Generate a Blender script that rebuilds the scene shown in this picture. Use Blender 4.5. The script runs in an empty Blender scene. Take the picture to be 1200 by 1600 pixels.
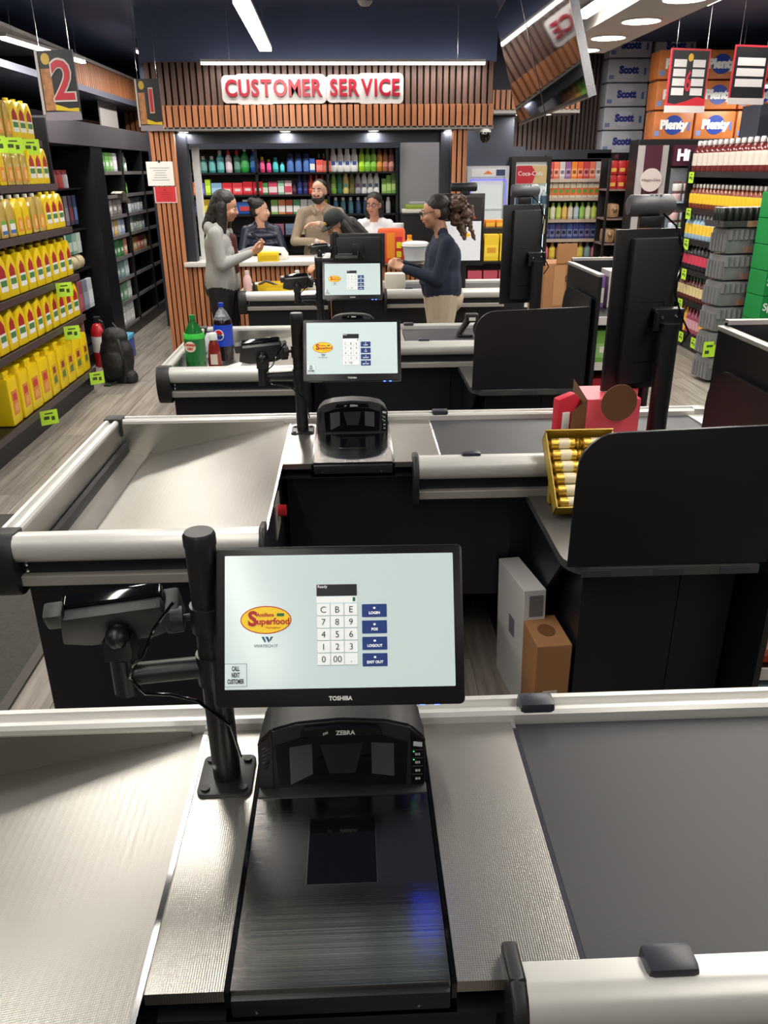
import bpy, bmesh, math, random
import numpy as np
from math import sin, cos, pi, radians, sqrt, atan2
from mathutils import Vector, Matrix

random.seed(7)
S = bpy.context.scene
C = S.collection

# ------------------------------------------------------------------ camera
F_PX, PITCH, YAW, ROLL, CAM_H = 1250.0, math.atan(535/1250.0), radians(2.1), radians(-0.5), 1.85
fw = Vector((sin(YAW)*cos(PITCH), cos(YAW)*cos(PITCH), -sin(PITCH)))
rt0 = Vector((cos(YAW), -sin(YAW), 0)); up0 = rt0.cross(fw)
rt = rt0*cos(ROLL) + up0*sin(ROLL); up = up0*cos(ROLL) - rt0*sin(ROLL)
cam = bpy.data.cameras.new('camera'); cam.sensor_fit = 'VERTICAL'; cam.sensor_height = 24; cam.sensor_width = 18
cam.lens = F_PX/1600*24; cam.clip_start = .02
co = bpy.data.objects.new('camera', cam); C.objects.link(co)
M = Matrix((rt, up, -fw)).transposed().to_4x4(); M.translation = (0, 0, CAM_H); co.matrix_world = M
S.camera = co

# ------------------------------------------------------------------ world, exposure
W = bpy.data.worlds.new('world'); S.world = W; W.use_nodes = True
W.node_tree.nodes['Background'].inputs[0].default_value = (.9, .95, 1, 1)
W.node_tree.nodes['Background'].inputs[1].default_value = .05
vs = S.view_settings
vs.view_transform = 'Standard'; vs.look = 'None'; vs.gamma = 1; vs.use_curve_mapping = False; vs.exposure = 0.2
LAMP_POWER = 9.0
LAMP_COL = (1, .955, .88)

# ------------------------------------------------------------------ materials
MC = {}
def srgb(c):
    return tuple(((v/255)/12.92 if v/255 <= .04045 else ((v/255+.055)/1.055)**2.4) for v in c)
def mat(name, col, rough=.5, metal=0, noise=0, nscale=8, bump=0, bscale=200, alpha=1, trans=0, emit=0, coat=0, stretch=None, spec=None):
    """col given as 0-255 sRGB"""
    if name in MC: return MC[name]
    m = bpy.data.materials.new(name); m.use_nodes = True; nt = m.node_tree; b = nt.nodes['Principled BSDF']
    c = srgb(col)
    b.inputs['Base Color'].default_value = (*c, 1); b.inputs['Roughness'].default_value = rough; b.inputs['Metallic'].default_value = metal
    if trans: b.inputs['Transmission Weight'].default_value = trans; b.inputs['IOR'].default_value = 1.2
    if coat: b.inputs['Coat Weight'].default_value = coat; b.inputs['Coat Roughness'].default_value = .08
    if alpha < 1: b.inputs['Alpha'].default_value = alpha
    if spec is not None: b.inputs['Specular IOR Level'].default_value = spec
    if emit: b.inputs['Emission Color'].default_value = (*c, 1); b.inputs['Emission Strength'].default_value = emit
    if noise or bump:
        tc = nt.nodes.new('ShaderNodeTexCoord'); mp = nt.nodes.new('ShaderNodeMapping')
        nt.links.new(tc.outputs['Object'], mp.inputs[0])
        if stretch: mp.inputs['Scale'].default_value = stretch
    if noise:
        n = nt.nodes.new('ShaderNodeTexNoise'); n.inputs['Scale'].default_value = nscale; n.inputs['Detail'].default_value = 5
        nt.links.new(mp.outputs[0], n.inputs['Vector'])
        mx = nt.nodes.new('ShaderNodeMix'); mx.data_type = 'RGBA'
        mx.inputs[6].default_value = (*[v*(1-noise) for v in c], 1); mx.inputs[7].default_value = (*[min(1, v*(1+noise)) for v in c], 1)
        nt.links.new(n.outputs[0], mx.inputs[0]); nt.links.new(mx.outputs[2], b.inputs['Base Color'])
    if bump:
        n2 = nt.nodes.new('ShaderNodeTexNoise'); n2.inputs['Scale'].default_value = bscale
        nt.links.new(mp.outputs[0], n2.inputs['Vector'])
        bp = nt.nodes.new('ShaderNodeBump'); bp.inputs['Strength'].default_value = bump; bp.inputs['Distance'].default_value = .002
        nt.links.new(n2.outputs[0], bp.inputs['Height']); nt.links.new(bp.outputs[0], b.inputs['Normal'])
    MC[name] = m; return m
def col(r, g, b, rough=.45): return mat('paint_%d_%d_%d_%d' % (r, g, b, rough*100), (r, g, b), rough)

def steel(name, rough, base, dots=0, brush=0):
    m = bpy.data.materials.new(name); m.use_nodes = True; nt = m.node_tree; b = nt.nodes['Principled BSDF']
    b.inputs['Metallic'].default_value = 1
    tc = nt.nodes.new('ShaderNodeTexCoord'); mp = nt.nodes.new('ShaderNodeMapping'); nt.links.new(tc.outputs['Object'], mp.inputs[0])
    mp.inputs['Scale'].default_value = (4, 90, 4)
    n = nt.nodes.new('ShaderNodeTexNoise'); n.inputs['Scale'].default_value = 6; n.inputs['Detail'].default_value = 4; nt.links.new(mp.outputs[0], n.inputs['Vector'])
    r = nt.nodes.new('ShaderNodeMapRange'); r.inputs[3].default_value = rough-.015; r.inputs[4].default_value = rough+.02
    nt.links.new(n.outputs[0], r.inputs[0]); nt.links.new(r.outputs[0], b.inputs['Roughness'])
    n3 = nt.nodes.new('ShaderNodeTexNoise'); n3.inputs['Scale'].default_value = 3.5; n3.inputs['Detail'].default_value = 6; nt.links.new(tc.outputs['Object'], n3.inputs['Vector'])
    mx = nt.nodes.new('ShaderNodeMix'); mx.data_type = 'RGBA'; mx.inputs[6].default_value = (*[v*.88 for v in srgb(base)], 1); mx.inputs[7].default_value = (*[min(1, v*1.08) for v in srgb(base)], 1)
    nt.links.new(n3.outputs[0], mx.inputs[0]); nt.links.new(mx.outputs[2], b.inputs['Base Color'])
    if dots:
        v = nt.nodes.new('ShaderNodeTexVoronoi'); v.inputs['Scale'].default_value = dots; v.inputs['Randomness'].default_value = 0; nt.links.new(tc.outputs['Object'], v.inputs['Vector'])
        bp = nt.nodes.new('ShaderNodeBump'); bp.inputs['Strength'].default_value = .3; bp.inputs['Distance'].default_value = .001
        nt.links.new(v.outputs[0], bp.inputs['Height']); nt.links.new(bp.outputs[0], b.inputs['Normal'])
    if brush:
        m2 = nt.nodes.new('ShaderNodeMapping'); nt.links.new(tc.outputs['Object'], m2.inputs[0]); m2.inputs['Scale'].default_value = (.4, 700, 3)
        n4 = nt.nodes.new('ShaderNodeTexNoise'); n4.inputs['Scale'].default_value = 2; nt.links.new(m2.outputs[0], n4.inputs['Vector'])
        bp = nt.nodes.new('ShaderNodeBump'); bp.inputs['Strength'].default_value = brush; bp.inputs['Distance'].default_value = .0006
        nt.links.new(n4.outputs[0], bp.inputs['Height']); nt.links.new(bp.outputs[0], b.inputs['Normal'])
    MC[name] = m; return m
STEEL = steel('brushed_steel', .3, (192, 189, 183), 300)
STEELS = steel('smooth_steel', .22, (200, 197, 190))
PLAT = steel('dark_steel', .13, (176, 174, 170), brush=.16)
ALU = mat('white_aluminium', (208, 207, 203), .36, .35)
ALU2 = mat('grey_aluminium', (176, 172, 166), .38, .5)
BLK = mat('black_laminate', (19, 19, 24), .42, noise=.15, nscale=3)
BLKM = mat('black_metal', (22, 22, 24), .38)
BLKP = mat('black_plastic', (24, 24, 26), .45, bump=.15, bscale=600)
BLKG = mat('gloss_black', (8, 8, 10), .08, coat=.5)
RUB = mat('belt_rubber', (50, 50, 54), .5, noise=.08, nscale=5, bump=.1, bscale=900)
CHR = mat('chrome', (220, 220, 220), .15, 1)
GREYP = mat('grey_plastic', (92, 93, 97), .4)
NAVY = mat('navy_ceiling', (74, 86, 120), .55, noise=.12, nscale=2)
WHITE = mat('white_paint', (225, 225, 222), .5)
GLASSD = mat('tinted_glass', (10, 10, 13), .04, coat=.6)
GLASS = mat('clear_glass', (235, 245, 248), .03, trans=1)
LED = mat('led_panel', (255, 248, 236), .5, emit=12)

def wood(name, c1, c2, axis):
    m = bpy.data.materials.new(name); m.use_nodes = True; nt = m.node_tree; b = nt.nodes['Principled BSDF']; b.inputs['Roughness'].default_value = .48
    tc = nt.nodes.new('ShaderNodeTexCoord'); mp = nt.nodes.new('ShaderNodeMapping'); nt.links.new(tc.outputs['Object'], mp.inputs[0])
    sc = [30, 30, 30]; sc[axis] = 1.6; mp.inputs['Scale'].default_value = sc
    oi = nt.nodes.new('ShaderNodeObjectInfo'); ad = nt.nodes.new('ShaderNodeVectorMath'); ad.operation = 'ADD'
    mu = nt.nodes.new('ShaderNodeMath'); mu.operation = 'MULTIPLY'; mu.inputs[1].default_value = 50; nt.links.new(oi.outputs['Random'], mu.inputs[0])
    nt.links.new(mp.outputs[0], ad.inputs[0]); nt.links.new(mu.outputs[0], ad.inputs[1])
    n = nt.nodes.new('ShaderNodeTexNoise'); n.inputs['Scale'].default_value = 1; n.inputs['Detail'].default_value = 6; n.inputs['Roughness'].default_value = .6; nt.links.new(ad.outputs[0], n.inputs['Vector'])
    cr = nt.nodes.new('ShaderNodeValToRGB'); cr.color_ramp.elements[0].position = .3; cr.color_ramp.elements[1].position = .7
    cr.color_ramp.elements[0].color = (*srgb(c1), 1); cr.color_ramp.elements[1].color = (*srgb(c2), 1)
    nt.links.new(n.outputs[0], cr.inputs[0])
    hs = nt.nodes.new('ShaderNodeHueSaturation'); mr = nt.nodes.new('ShaderNodeMapRange'); mr.inputs[3].default_value = .85; mr.inputs[4].default_value = 1.15
    nt.links.new(oi.outputs['Random'], mr.inputs[0]); nt.links.new(mr.outputs[0], hs.inputs['Value']); nt.links.new(cr.outputs[0], hs.inputs['Color'])
    nt.links.new(hs.outputs[0], b.inputs['Base Color']); MC[name] = m; return m
OAK = wood('oak_slat', (150, 92, 58), (188, 124, 84), 2)
DARKSLAT = wood('dark_slat', (84, 62, 56), (112, 84, 74), 2)  # darker, greyer brown for the upper fascia and far wall slats
PLANK = wood('grey_vinyl_plank', (104, 97, 90), (156, 148, 139), 1)

# ------------------------------------------------------------------ mesh helpers
class MB:
    def __init__(s): s.v = []; s.f = []; s.m = []; s.mi = 0; s.T = None
    def add(s, vs, fs, mi=None):
        o = len(s.v)
        s.v += [tuple(s.T @ Vector(p)) if s.T else tuple(p) for p in vs]
        s.f += [tuple(i+o for i in f) for f in fs]; s.m += [s.mi if mi is None else mi]*len(fs); return s
    def box(s, x0, x1, y0, y1, z0, z1, bev=0, mi=None):
        if bev <= 0:
            v = [(x, y, z) for z in (z0, z1) for y in (y0, y1) for x in (x0, x1)]
            return s.add(v, [(0, 2, 3, 1), (4, 5, 7, 6), (0, 1, 5, 4), (2, 6, 7, 3), (0, 4, 6, 2), (1, 3, 7, 5)], mi)
        bm = bmesh.new(); bmesh.ops.create_cube(bm, size=1)
        for v in bm.verts: v.co = ((x0+x1)/2+v.co.x*(x1-x0), (y0+y1)/2+v.co.y*(y1-y0), (z0+z1)/2+v.co.z*(z1-z0))
        bmesh.ops.bevel(bm, geom=bm.edges[:], offset=bev, segments=2, affect='EDGES', profile=.6)
        return s.bm(bm, mi)
    def bm(s, bm, mi=None):
        bm.verts.index_update(); s.add([v.co[:] for v in bm.verts], [[v.index for v in f.verts] for f in bm.faces], mi); bm.free(); return s
    def tube(s, pts, r, n=8, cap=True, mi=None):
        pts = [Vector(p) for p in pts]; rs = r if isinstance(r, (list, tuple)) else [r]*len(pts); vs = []; fs = []; pu = None
        for i, p in enumerate(pts):
            d = (pts[min(i+1, len(pts)-1)]-pts[max(i-1, 0)]).normalized()
            if pu is None: pu = d.orthogonal().normalized()
            u = (pu-d*pu.dot(d)); u = u.normalized() if u.length > 1e-6 else d.orthogonal().normalized(); pu = u; w = d.cross(u)
            vs += [p+(u*cos(2*pi*k/n)+w*sin(2*pi*k/n))*rs[i] for k in range(n)]
        for i in range(len(pts)-1):
            for k in range(n): a = i*n+k; b = i*n+(k+1) % n; fs.append((a, b, b+n, a+n))
        if cap: fs += [tuple(range(n))[::-1], tuple(range((len(pts)-1)*n, len(pts)*n))]
        return s.add(vs, fs, mi)
    def lathe(s, prof, n=16, c=(0, 0, 0), sx=1, sy=1, mis=None, mi=None):
        vs = []; o = len(s.v)
        for r, z in prof: vs += [(c[0]+r*sx*cos(2*pi*k/n), c[1]+r*sy*sin(2*pi*k/n), c[2]+z) for k in range(n)]
        for i in range(len(prof)-1):
            s.add([], [], 0)
            fs = [(i*n+k, i*n+(k+1) % n, (i+1)*n+(k+1) % n, (i+1)*n+k) for k in range(n)]
            if i == 0: s.add(vs, fs, mis[0] if mis else mi)
            else:
                s.f += [tuple(q+o for q in f) for f in fs]; s.m += [(mis[i] if mis else (s.mi if mi is None else mi))]*n
        s.f += [tuple(o+k for k in range(n))[::-1], tuple(o+(len(prof)-1)*n+k for k in range(n))]
        s.m += [mis[0] if mis else (s.mi if mi is None else mi), mis[-1] if mis else (s.mi if mi is None else mi)]
        return s
    def prism(s, out, a, b, axis='y', bev=0, mi=None):
        """outline of 2D points extruded along axis from a to b"""
        f3 = {'y': lambda p, t: (p[0], t, p[1]), 'x': lambda p, t: (t, p[0], p[1]), 'z': lambda p, t: (p[0], p[1], t)}[axis]
        n = len(out); bm = bmesh.new(); lo = [bm.verts.new(f3(p, a)) for p in out]; hi = [bm.verts.new(f3(p, b)) for p in out]
        bm.faces.new(lo); bm.faces.new(hi[::-1])
        for i in range(n): bm.faces.new((lo[i], hi[i], hi[(i+1) % n], lo[(i+1) % n]))
        bmesh.ops.recalc_face_normals(bm, faces=bm.faces[:])
        if bev:
            es = [e for e in bm.edges if e.calc_face_angle(0) > .6]
            bmesh.ops.bevel(bm, geom=es, offset=bev, segments=2, affect='EDGES', profile=.6)
        return s.bm(bm, mi)
    def sheet(s, line, a, b, th=.004, axis='y', mi=None):
        """thin folded sheet: polyline in (u,z), offset downward by th"""
        out = list(line)+[(p[0], p[1]-th) for p in line[::-1]]
        return s.prism(out, a, b, axis, 0, mi)
    def ball(s, c, r, n=12, mi=None):
        rr = r if isinstance(r, (tuple, list)) else (r, r, r); vs = []; fs = []; m = n//2
        for i in range(m+1):
            t = pi*i/m
            vs += [(c[0]+rr[0]*sin(t)*cos(2*pi*k/n), c[1]+rr[1]*sin(t)*sin(2*pi*k/n), c[2]+rr[2]*cos(t)) for k in range(n)]
        for i in range(m):
            for k in range(n): fs.append((i*n+k, (i+1)*n+k, (i+1)*n+(k+1) % n, i*n+(k+1) % n))
        return s.add(vs, fs, mi)
    def mesh(s, name, mats, smooth=False):
        me = bpy.data.meshes.new(name); me.from_pydata(s.v, [], s.f)
        for m in (mats if isinstance(mats, (list, tuple)) else [mats]): me.materials.append(m)
        me.polygons.foreach_set('material_index', s.m)
        me.validate(); me.update()
        if smooth: smooth_me(me)
        return me
def smooth_me(me, ang=40):
    bm = bmesh.new(); bm.from_mesh(me); bmesh.ops.remove_doubles(bm, verts=bm.verts, dist=1e-5); bmesh.ops.recalc_face_normals(bm, faces=bm.faces)
    for f in bm.faces: f.smooth = True
    for e in bm.edges:
        if e.calc_face_angle(0) > radians(ang): e.smooth = False
    bm.to_mesh(me); bm.free()
def ob(name, me, parent=None, loc=(0, 0, 0), rot=(0, 0, 0)):
    o = bpy.data.objects.new(name, me); C.objects.link(o); o.location = loc; o.rotation_euler = rot
    if parent is not None: o.parent = parent
    return o
def part(name, mb, mats, parent=None, smooth=False, loc=(0, 0, 0), rot=(0, 0, 0), label=None):
    o = ob(name, mb.mesh(name, mats, smooth), parent, loc, rot)
    if label: o['label'] = label
    return o
def tag(o, label, cat, group=None, kind=None):
    o['label'] = label
    if cat: o['category'] = cat
    if group: o['group'] = group
    if kind: o['kind'] = kind
    return o
def thing(name, label, cat, loc=(0, 0, 0), rotz=0, group=None):
    o = bpy.data.objects.new(name, None); C.objects.link(o); o.location = loc; o.rotation_euler = (0, 0, rotz); o.empty_display_size = .05
    return tag(o, label, cat, group)
def struct(name, mb, mats, label, smooth=False):
    o = part(name, mb, mats, None, smooth); o['kind'] = 'structure'; o['label'] = label; return o
TXT = {}
def text_mesh(s, size, m, ext=.0006, bold=0, sx=1, align='CENTER', space=1.0):
    k = (s, round(size, 5), m.name, ext, bold, sx, align, space)
    if k in TXT: return TXT[k]
    cu = bpy.data.curves.new('lettering', 'FONT'); cu.body = s; cu.size = size; cu.extrude = ext; cu.offset = bold; cu.align_x = align; cu.align_y = 'CENTER'; cu.resolution_u = 3; cu.space_character = space
    o = bpy.data.objects.new('tmp', cu); C.objects.link(o); dg = bpy.context.evaluated_depsgraph_get()
    me = bpy.data.meshes.new_from_object(o.evaluated_get(dg)); bpy.data.objects.remove(o)
    me.name = 'lettering'; me.materials.clear(); me.materials.append(m)
    if sx != 1: me.transform(Matrix.Diagonal((sx, 1, 1, 1)))
    TXT[k] = me; return me
def letters(s, size, m, parent, loc, rot=(pi/2, 0, 0), **k):
    return ob('lettering', text_mesh(s, size, m, **k), parent, loc, rot)
def copy_tree(o, parent=None, **kw):
    c = o.copy(); C.objects.link(c); c.parent = parent
    for ch in list(o.children): copy_tree(ch, c)
    return c
ORD = ['first', 'second', 'third', 'fourth', 'fifth', 'sixth', 'seventh', 'eighth', 'ninth', 'tenth', 'eleventh', 'twelfth', 'thirteenth', 'fourteenth', 'fifteenth', 'sixteenth', 'seventeenth', 'eighteenth', 'nineteenth', 'twentieth', 'twenty-first', 'twenty-second', 'twenty-third', 'twenty-fourth', 'twenty-fifth']
def rrect(w, h, r, n=4, cx=0, cy=0):
    p = []
    for (sx, sy, a0) in ((1, -1, -90), (1, 1, 0), (-1, 1, 90), (-1, -1, 180)):
        for k in range(n+1):
            a = radians(a0+90*k/n); p.append((cx+sx*(w/2-r)+r*cos(a), cy+sy*(h/2-r)+r*sin(a)))
    return p

# ------------------------------------------------------------------ lamps the shop has, and strips added for brightness
CEIL = 3.25
def strip_light(x, y, z, length, w, rotz, label, power=None, cable=True):
    t = thing('strip_light', label, 'light', (x, y, z), rotz, 'ceiling strip lights')
    part('housing', MB().box(-w/2-.004, w/2+.004, -length/2, length/2, .008, .03), WHITE, t)
    part('diffuser', MB().box(-w/2, w/2, -length/2+.005, length/2-.005, -.014, .008), LED, t)
    if cable:
        for s in (-1, 1): part('hanging_wire', MB().tube([(0, s*length*.4, .03), (0, s*length*.4, CEIL-z)], .0015, 5), CHR, t)
    l = bpy.data.lights.new('strip_lamp', 'AREA'); l.shape = 'RECTANGLE'; l.size = w; l.size_y = length; l.energy = power or LAMP_POWER*length; l.color = LAMP_COL
    ob('strip_lamp', l, t, (0, 0, -.02)); return t
strip_light(-.66, 6.78, 2.8, 2.15, .1, radians(1.5), 'wide white LED strip lamp at the top centre of the picture', power=45)
strip_light(-2.54, 7.9, 2.8, 1.5, .045, radians(-6), 'slim white LED strip lamp above the yellow jug rack', power=36)
strip_light(-.02, 8.5, 2.765, 2.65, .03, pi/2+radians(2), 'long thin LED strip lamp in front of the service fascia', power=13)
strip_light(1.6, 5.2, 2.8, 2.2, .09, 0, 'white LED strip lamp beside the hanging screens')
for (x, y, w, p) in ((-.8, 3.3, 'over the second checkout', 22), (-.8, .6, 'over the nearest checkout', 13), (-.8, -2.2, 'behind the viewer', 17), (1.6, 2.3, 'over the belt of the second checkout', 20), (1.6, -.6, 'behind the viewer at the right', 17), (-2.5, 4.6, 'over the near end of the jug rack', 30), (-2.6, 1.6, 'over the door mat', 18)):
    strip_light(x, y, 2.8, 2.15, .1, 0, 'white LED strip lamp on the ceiling ' + w, power=p)
for (x, y, z, L, rz, w, p) in ((3.2, 4.2, 2.95, 2.0, 0, 'added to brighten the right aisle', 40), (2.5, 8.7, 3.1, 1.4, 0, 'added to brighten the coolers', 40), (4.25, 9.3, 2.62, .4, pi/2, 'short, hanging before the orange towel packs', 10), (4.9, 7.9, 2.62, .4, pi/2, 'short, hanging over the green cartons', 10), (-.5, 9.55, 3.1, 2.6, pi/2, 'added to brighten the service booth', 42), (-2.15, 10.8, 3.0, 2.4, 0, 'added to brighten the dark wall bays', 45), (3.0, 6.9, 3.1, 1.6, 0, 'added to brighten the drinks aisle', 40)):  # all but the two short strips are added to brighten dim areas
    strip_light(x, y, z, L, .06, rz, 'white LED strip lamp ' + w, power=p)
def downlight(x, y, z, r, label, power, group, cone=True):
    t = thing('downlight', label, 'light', (x, y, z), 0, group)
    part('trim_ring', MB().lathe([(r*1.12, 0), (r*1.12, -.006), (r, -.008), (r, 0)], 24), WHITE, t, True)
    part('diffuser', MB().lathe([(r, -.002), (r*.98, -.007), (.001, -.008)], 24), LED, t)
    l = bpy.data.lights.new('downlight_lamp', 'AREA'); l.shape = 'DISK'; l.size = r*2; l.energy = power; l.color = LAMP_COL
    ob('downlight_lamp', l, t, (0, 0, -.02)); return t

# ------------------------------------------------------------------ the setting
base = struct('floor', MB().box(-5, 7, -5, 14, -.05, -.003), mat('floor_underlay', (110, 103, 96), .5, noise=.2, nscale=3), 'grey wood-look vinyl plank floor')
pm = []
for L in (1.22,):
    bm_ = MB().box(-.0885, .0885, -L/2+.0012, L/2-.0012, -.003, 0, 0)
    pm.append(bm_.mesh('plank', PLANK))
rot_p = radians(-2.5)
def planks(x0, x1, y0, y1):
    i = int(math.floor(x0/.18))
    while i*.18 < x1:
        off = (i*.47) % 1.22; j = int(math.floor((y0-off)/1.22))
        while j*1.22+off < y1:
            o = ob('plank', pm[0], base, (i*.18, j*1.22+off, 0), (0, 0, 0)); j += 1
        i += 1
planks(-2.75, -.9, 2.0, 12.5)
planks(.36, 3.9, 2.4, 10.2)
struct('ceiling', MB().box(-5, 7, -5, 14, CEIL, CEIL+.05), NAVY, 'dark navy painted ceiling')
DARKW = mat('dark_wall', (40, 42, 52), .6, noise=.1)
struct('wall_left', MB().box(-4.4, -4.35, -5, 14, 0, CEIL), DARKW, 'dark left shop wall')
struct('wall_right', MB().box(6.6, 6.65, -5, 14, 0, CEIL), DARKW, 'dark right shop wall')
struct('wall_back', MB().box(-5, 7, 13.6, 13.65, 0, CEIL), DARKW, 'dark far shop wall')
struct('wall_rear', MB().box(-5, 7, -4.6, -4.55, 0, CEIL), mat('rear_wall', (150, 146, 140), .6), 'pale wall behind the viewer')
# white soffit with round lamps
struct('trim_1', MB().box(1.72, 2.2, 1.0, 7.75, 2.75, 3.1), mat('soffit_paint', (205, 200, 196), .6), 'white ceiling soffit carrying round lamps')
sofl = ['nearest', 'second nearest', 'third', 'farthest']
for i, y in enumerate((5.36, 6.12, 6.86, 7.54)):
    downlight(1.97, y, 2.75, .125, '%s round white lamp in the white soffit' % sofl[i], 3, 'round soffit lamps')
for k, y in enumerate((4.55, 3.75, 2.95, 2.1)): downlight(1.97, y, 2.75, .125, '%s round soffit lamp out of the picture toward the viewer' % ORD[k], 3, 'round soffit lamps')
# ------------------------------------------------------------------ checkout lanes
LANE = {1: (0, 1.235), 2: (.025, 3.245), 3: (.035, 5.34), 4: (.1, 7.62)}
WHICH = {1: 'nearest checkout', 2: 'second checkout from the viewer', 3: 'third checkout from the viewer', 4: 'farthest checkout'}
ZC = .88
def bumper(mb, x0, x1, y):
    """rounded aluminium nosing along x, facing -y"""
    p = [(y+.06, ZC-.02), (y+.06, ZC+.02), (y+.03, ZC+.024)]
    for k in range(7):
        a = radians(80-150*k/6); p.append((y+.03-.035*cos(a), ZC-.018+.042*sin(a)))
    p.append((y+.06, ZC-.06))
    mb.prism(p, x0, x1, 'x')
def end_cap(mb, x0, x1, y):
    p = [(y+.09, ZC+.024), (y+.03, ZC+.027)]
    for k in range(9):
        a = radians(90-180*k/8); p.append((y+.03-.05*cos(a), ZC-.07+.097*sin(a)))
    p.append((y+.09, ZC-.167))
    mb.prism(p, x0, x1, 'x', .006)
def counter(i, bag=-1.17, detail=True):
    X0, y0 = LANE[i]
    t = thing('checkout_counter', {1: 'black checkout counter with steel top nearest the viewer', 2: 'second checkout counter with an empty steel bagging well', 3: 'third checkout counter with soda bottles in its bagging well', 4: 'farthest checkout counter with a yellow basket on it'}[i], 'counter', (X0, y0, 0), 0, 'checkout counters')
    P = lambda n, mb, m, s=False, **k: part(n, mb, m, t, s, **k)
    # carcass
    P('belt_cabinet', MB().box(.56, 1.42, -.45, .02, .0, .845), BLK)
    P('belt_frame', MB().box(.1, .56, -.47, .02, .8, .845), BLK)
    P('apron_panel', MB().box(-.28, .56, -.47, -.452, .3, .845), BLK)
    P('back_panel', MB().box(-.29, .56, 0, .02, 0, .845), BLK)
    m = MB().box(-1.0, -.3, bag+.06, bag+.08, 0, .80).box(-1.0, -.98, bag+.08, .02, 0, .80).box(-.318, -.3, bag+.08, .02, 0, .845).box(-.98, -.318, 0, .02, 0, .80).box(-.98, -.318, bag+.08, 0, .02, .04)
    P('bagging_cabinet', m, BLK)
    # steel work surfaces
    P('bagging_well', MB().sheet([(-1.005, ZC+.005), (-1.004, .765), (-.90, .752), (-.815, .768), (-.30, ZC-.002), (-.288, ZC)], bag+.055, -.004, .004), STEEL)
    P('well_end', MB().box(-1.005, -.32, -.004, .0, .74, ZC+.005), STEELS)
    P('seam_trim', MB().box(-.296, -.288, bag+.055, -.002, ZC-.004, ZC+.003), CHR)
    P('scanner_side_plate', MB().box(-.288, -.186, -.52, .0, ZC-.004, ZC).box(-.288, -.186, -.524, -.52, ZC-.02, ZC), STEEL)
    P('belt_side_plate', MB().box(.116, .285, -.52, .0, ZC-.004, ZC).box(.116, .285, -.524, -.52, ZC-.02, ZC), STEEL)
    P('scanner_recess', MB().box(-.186, .116, -.53, 0, ZC-.05, ZC-.045).box(-.3, .56, -.53, -.47, ZC-.055, ZC-.045), BLK)
    P('conveyor_belt', MB().box(.29, 1.39, -.5, -.002, ZC-.03, ZC-.004, .003), RUB)
    P('belt_edge', MB().box(.283, .29, -.52, 0, ZC-.006, ZC+.001), CHR)
    P('belt_end_plate', MB().prism([(1.39, -.002), (1.47, -.002), (1.47, -.5), (1.43, -.5)], ZC-.02, ZC, 'z'), ALU)
    # rails
    prof = [(.0, ZC-.012), (.0, ZC+.015), (.006, ZC+.022), (.016, ZC+.022), (.02, ZC+.012), (.036, ZC+.012), (.04, ZC+.024), (.052, ZC+.024), (.056, ZC+.01), (.056, ZC-.04), (0, ZC-.04)]
    P('back_rail', MB().prism(prof, -1.0, 1.44, 'x'), ALU)
    P('side_rail', MB().prism([(-1.005-u, z) for u, z in prof], bag+.04, .0, 'y'), ALU)
    m = MB(); m.box(-1.068, -.99, -.01, .062, ZC-.05, ZC+.03, .012); P('corner_cap', m, BLKP, True)
    m = MB(); m.box(1.42, 1.48, -.005, .06, ZC-.05, ZC+.026, .008); P('corner_cap', m, ALU2, True)
    m = MB(); bumper(m, -1.01, -.3, bag); P('bumper_rail', m, ALU, True)
    P('bumper_band', MB().box(-1.0, -.3, bag+.04, bag+.062, ZC-.125, ZC-.05), BLK)
    P('lower_rail', MB().box(-1.0, -.3, bag+.015, bag+.062, ZC-.135, ZC-.103, .004), ALU2)
    m = MB(); end_cap(m, -1.07, -1.0, bag); P('bumper_end_cap', m, BLKP, True)
    m = MB(); end_cap(m, -.308, -.29, bag); P('bumper_end_cap', m, BLKP, True)
    for z in (ZC-.07, ZC-.09): P('bolt', MB().ball((-.985, bag+.035, z), .008, 8), CHR, True)
    m = MB(); bumper(m, .2, 1.22, -.575); P('bumper_rail', m, ALU, True)
    P('bumper_band', MB().box(.2, 1.22, -.535, -.5, ZC-.13, ZC-.05), BLK)
    P('lower_rail', MB().box(.2, 1.22, -.56, -.505, ZC-.135, ZC-.103, .004), ALU2)
    m = MB(); end_cap(m, .178, .2, -.575); P('bumper_end_cap', m, BLKP, True)
    clip = lambda x, y: P('rail_clip', MB().box(x-.034, x+.034, y-.02, y+.022, ZC+.0, ZC+.036, .009), mat('clip_plastic', (44, 44, 54), .35), True)
    clip(.335, .022); clip(.39, -.528)
    if i == 2:
        b = P('button_plate', MB().box(-.3, -.296, -.78, -.63, .7, .82, .0), ALU2)
        part('stop_button', MB().tube([(-.296, -.70, .775), (-.268, -.70, .775)], .02, 14), col(196, 32, 40, .35), b, True, label='red emergency stop button')
    # cashier side shelf with upright guard panel and candy rack at the end (not in view at the nearest lane)
    if i in (2, 3):
        o = [(.6, -.52), (1.18, -.52), (1.18, -1.145)] + [(.7-.1*cos(radians(90-a))*1.0, -1.045-.1*sin(radians(90-a))) for a in range(0, 91, 15)]
        P('cashier_shelf', MB().prism(o, .722, .75, 'z'), mat('shelf_laminate', (70, 69, 69), .3))
        pan = [(.6, .752), (1.2, .752), (1.2, 1.185), (.72, 1.17)] + [(.72-.11*sin(radians(a))-.006, 1.06+.11*cos(radians(a))) for a in range(0, 91, 15)]
        P('guard_panel', MB().prism(pan, -1.135, -1.123, 'y', .002), BLKM)
        for x in (.7, .92, 1.12): P('shelf_bracket', MB().box(x-.06, x+.03, -1.149, -1.145, .724, .745), mat('bracket_grey', (58, 58, 62), .4))
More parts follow.
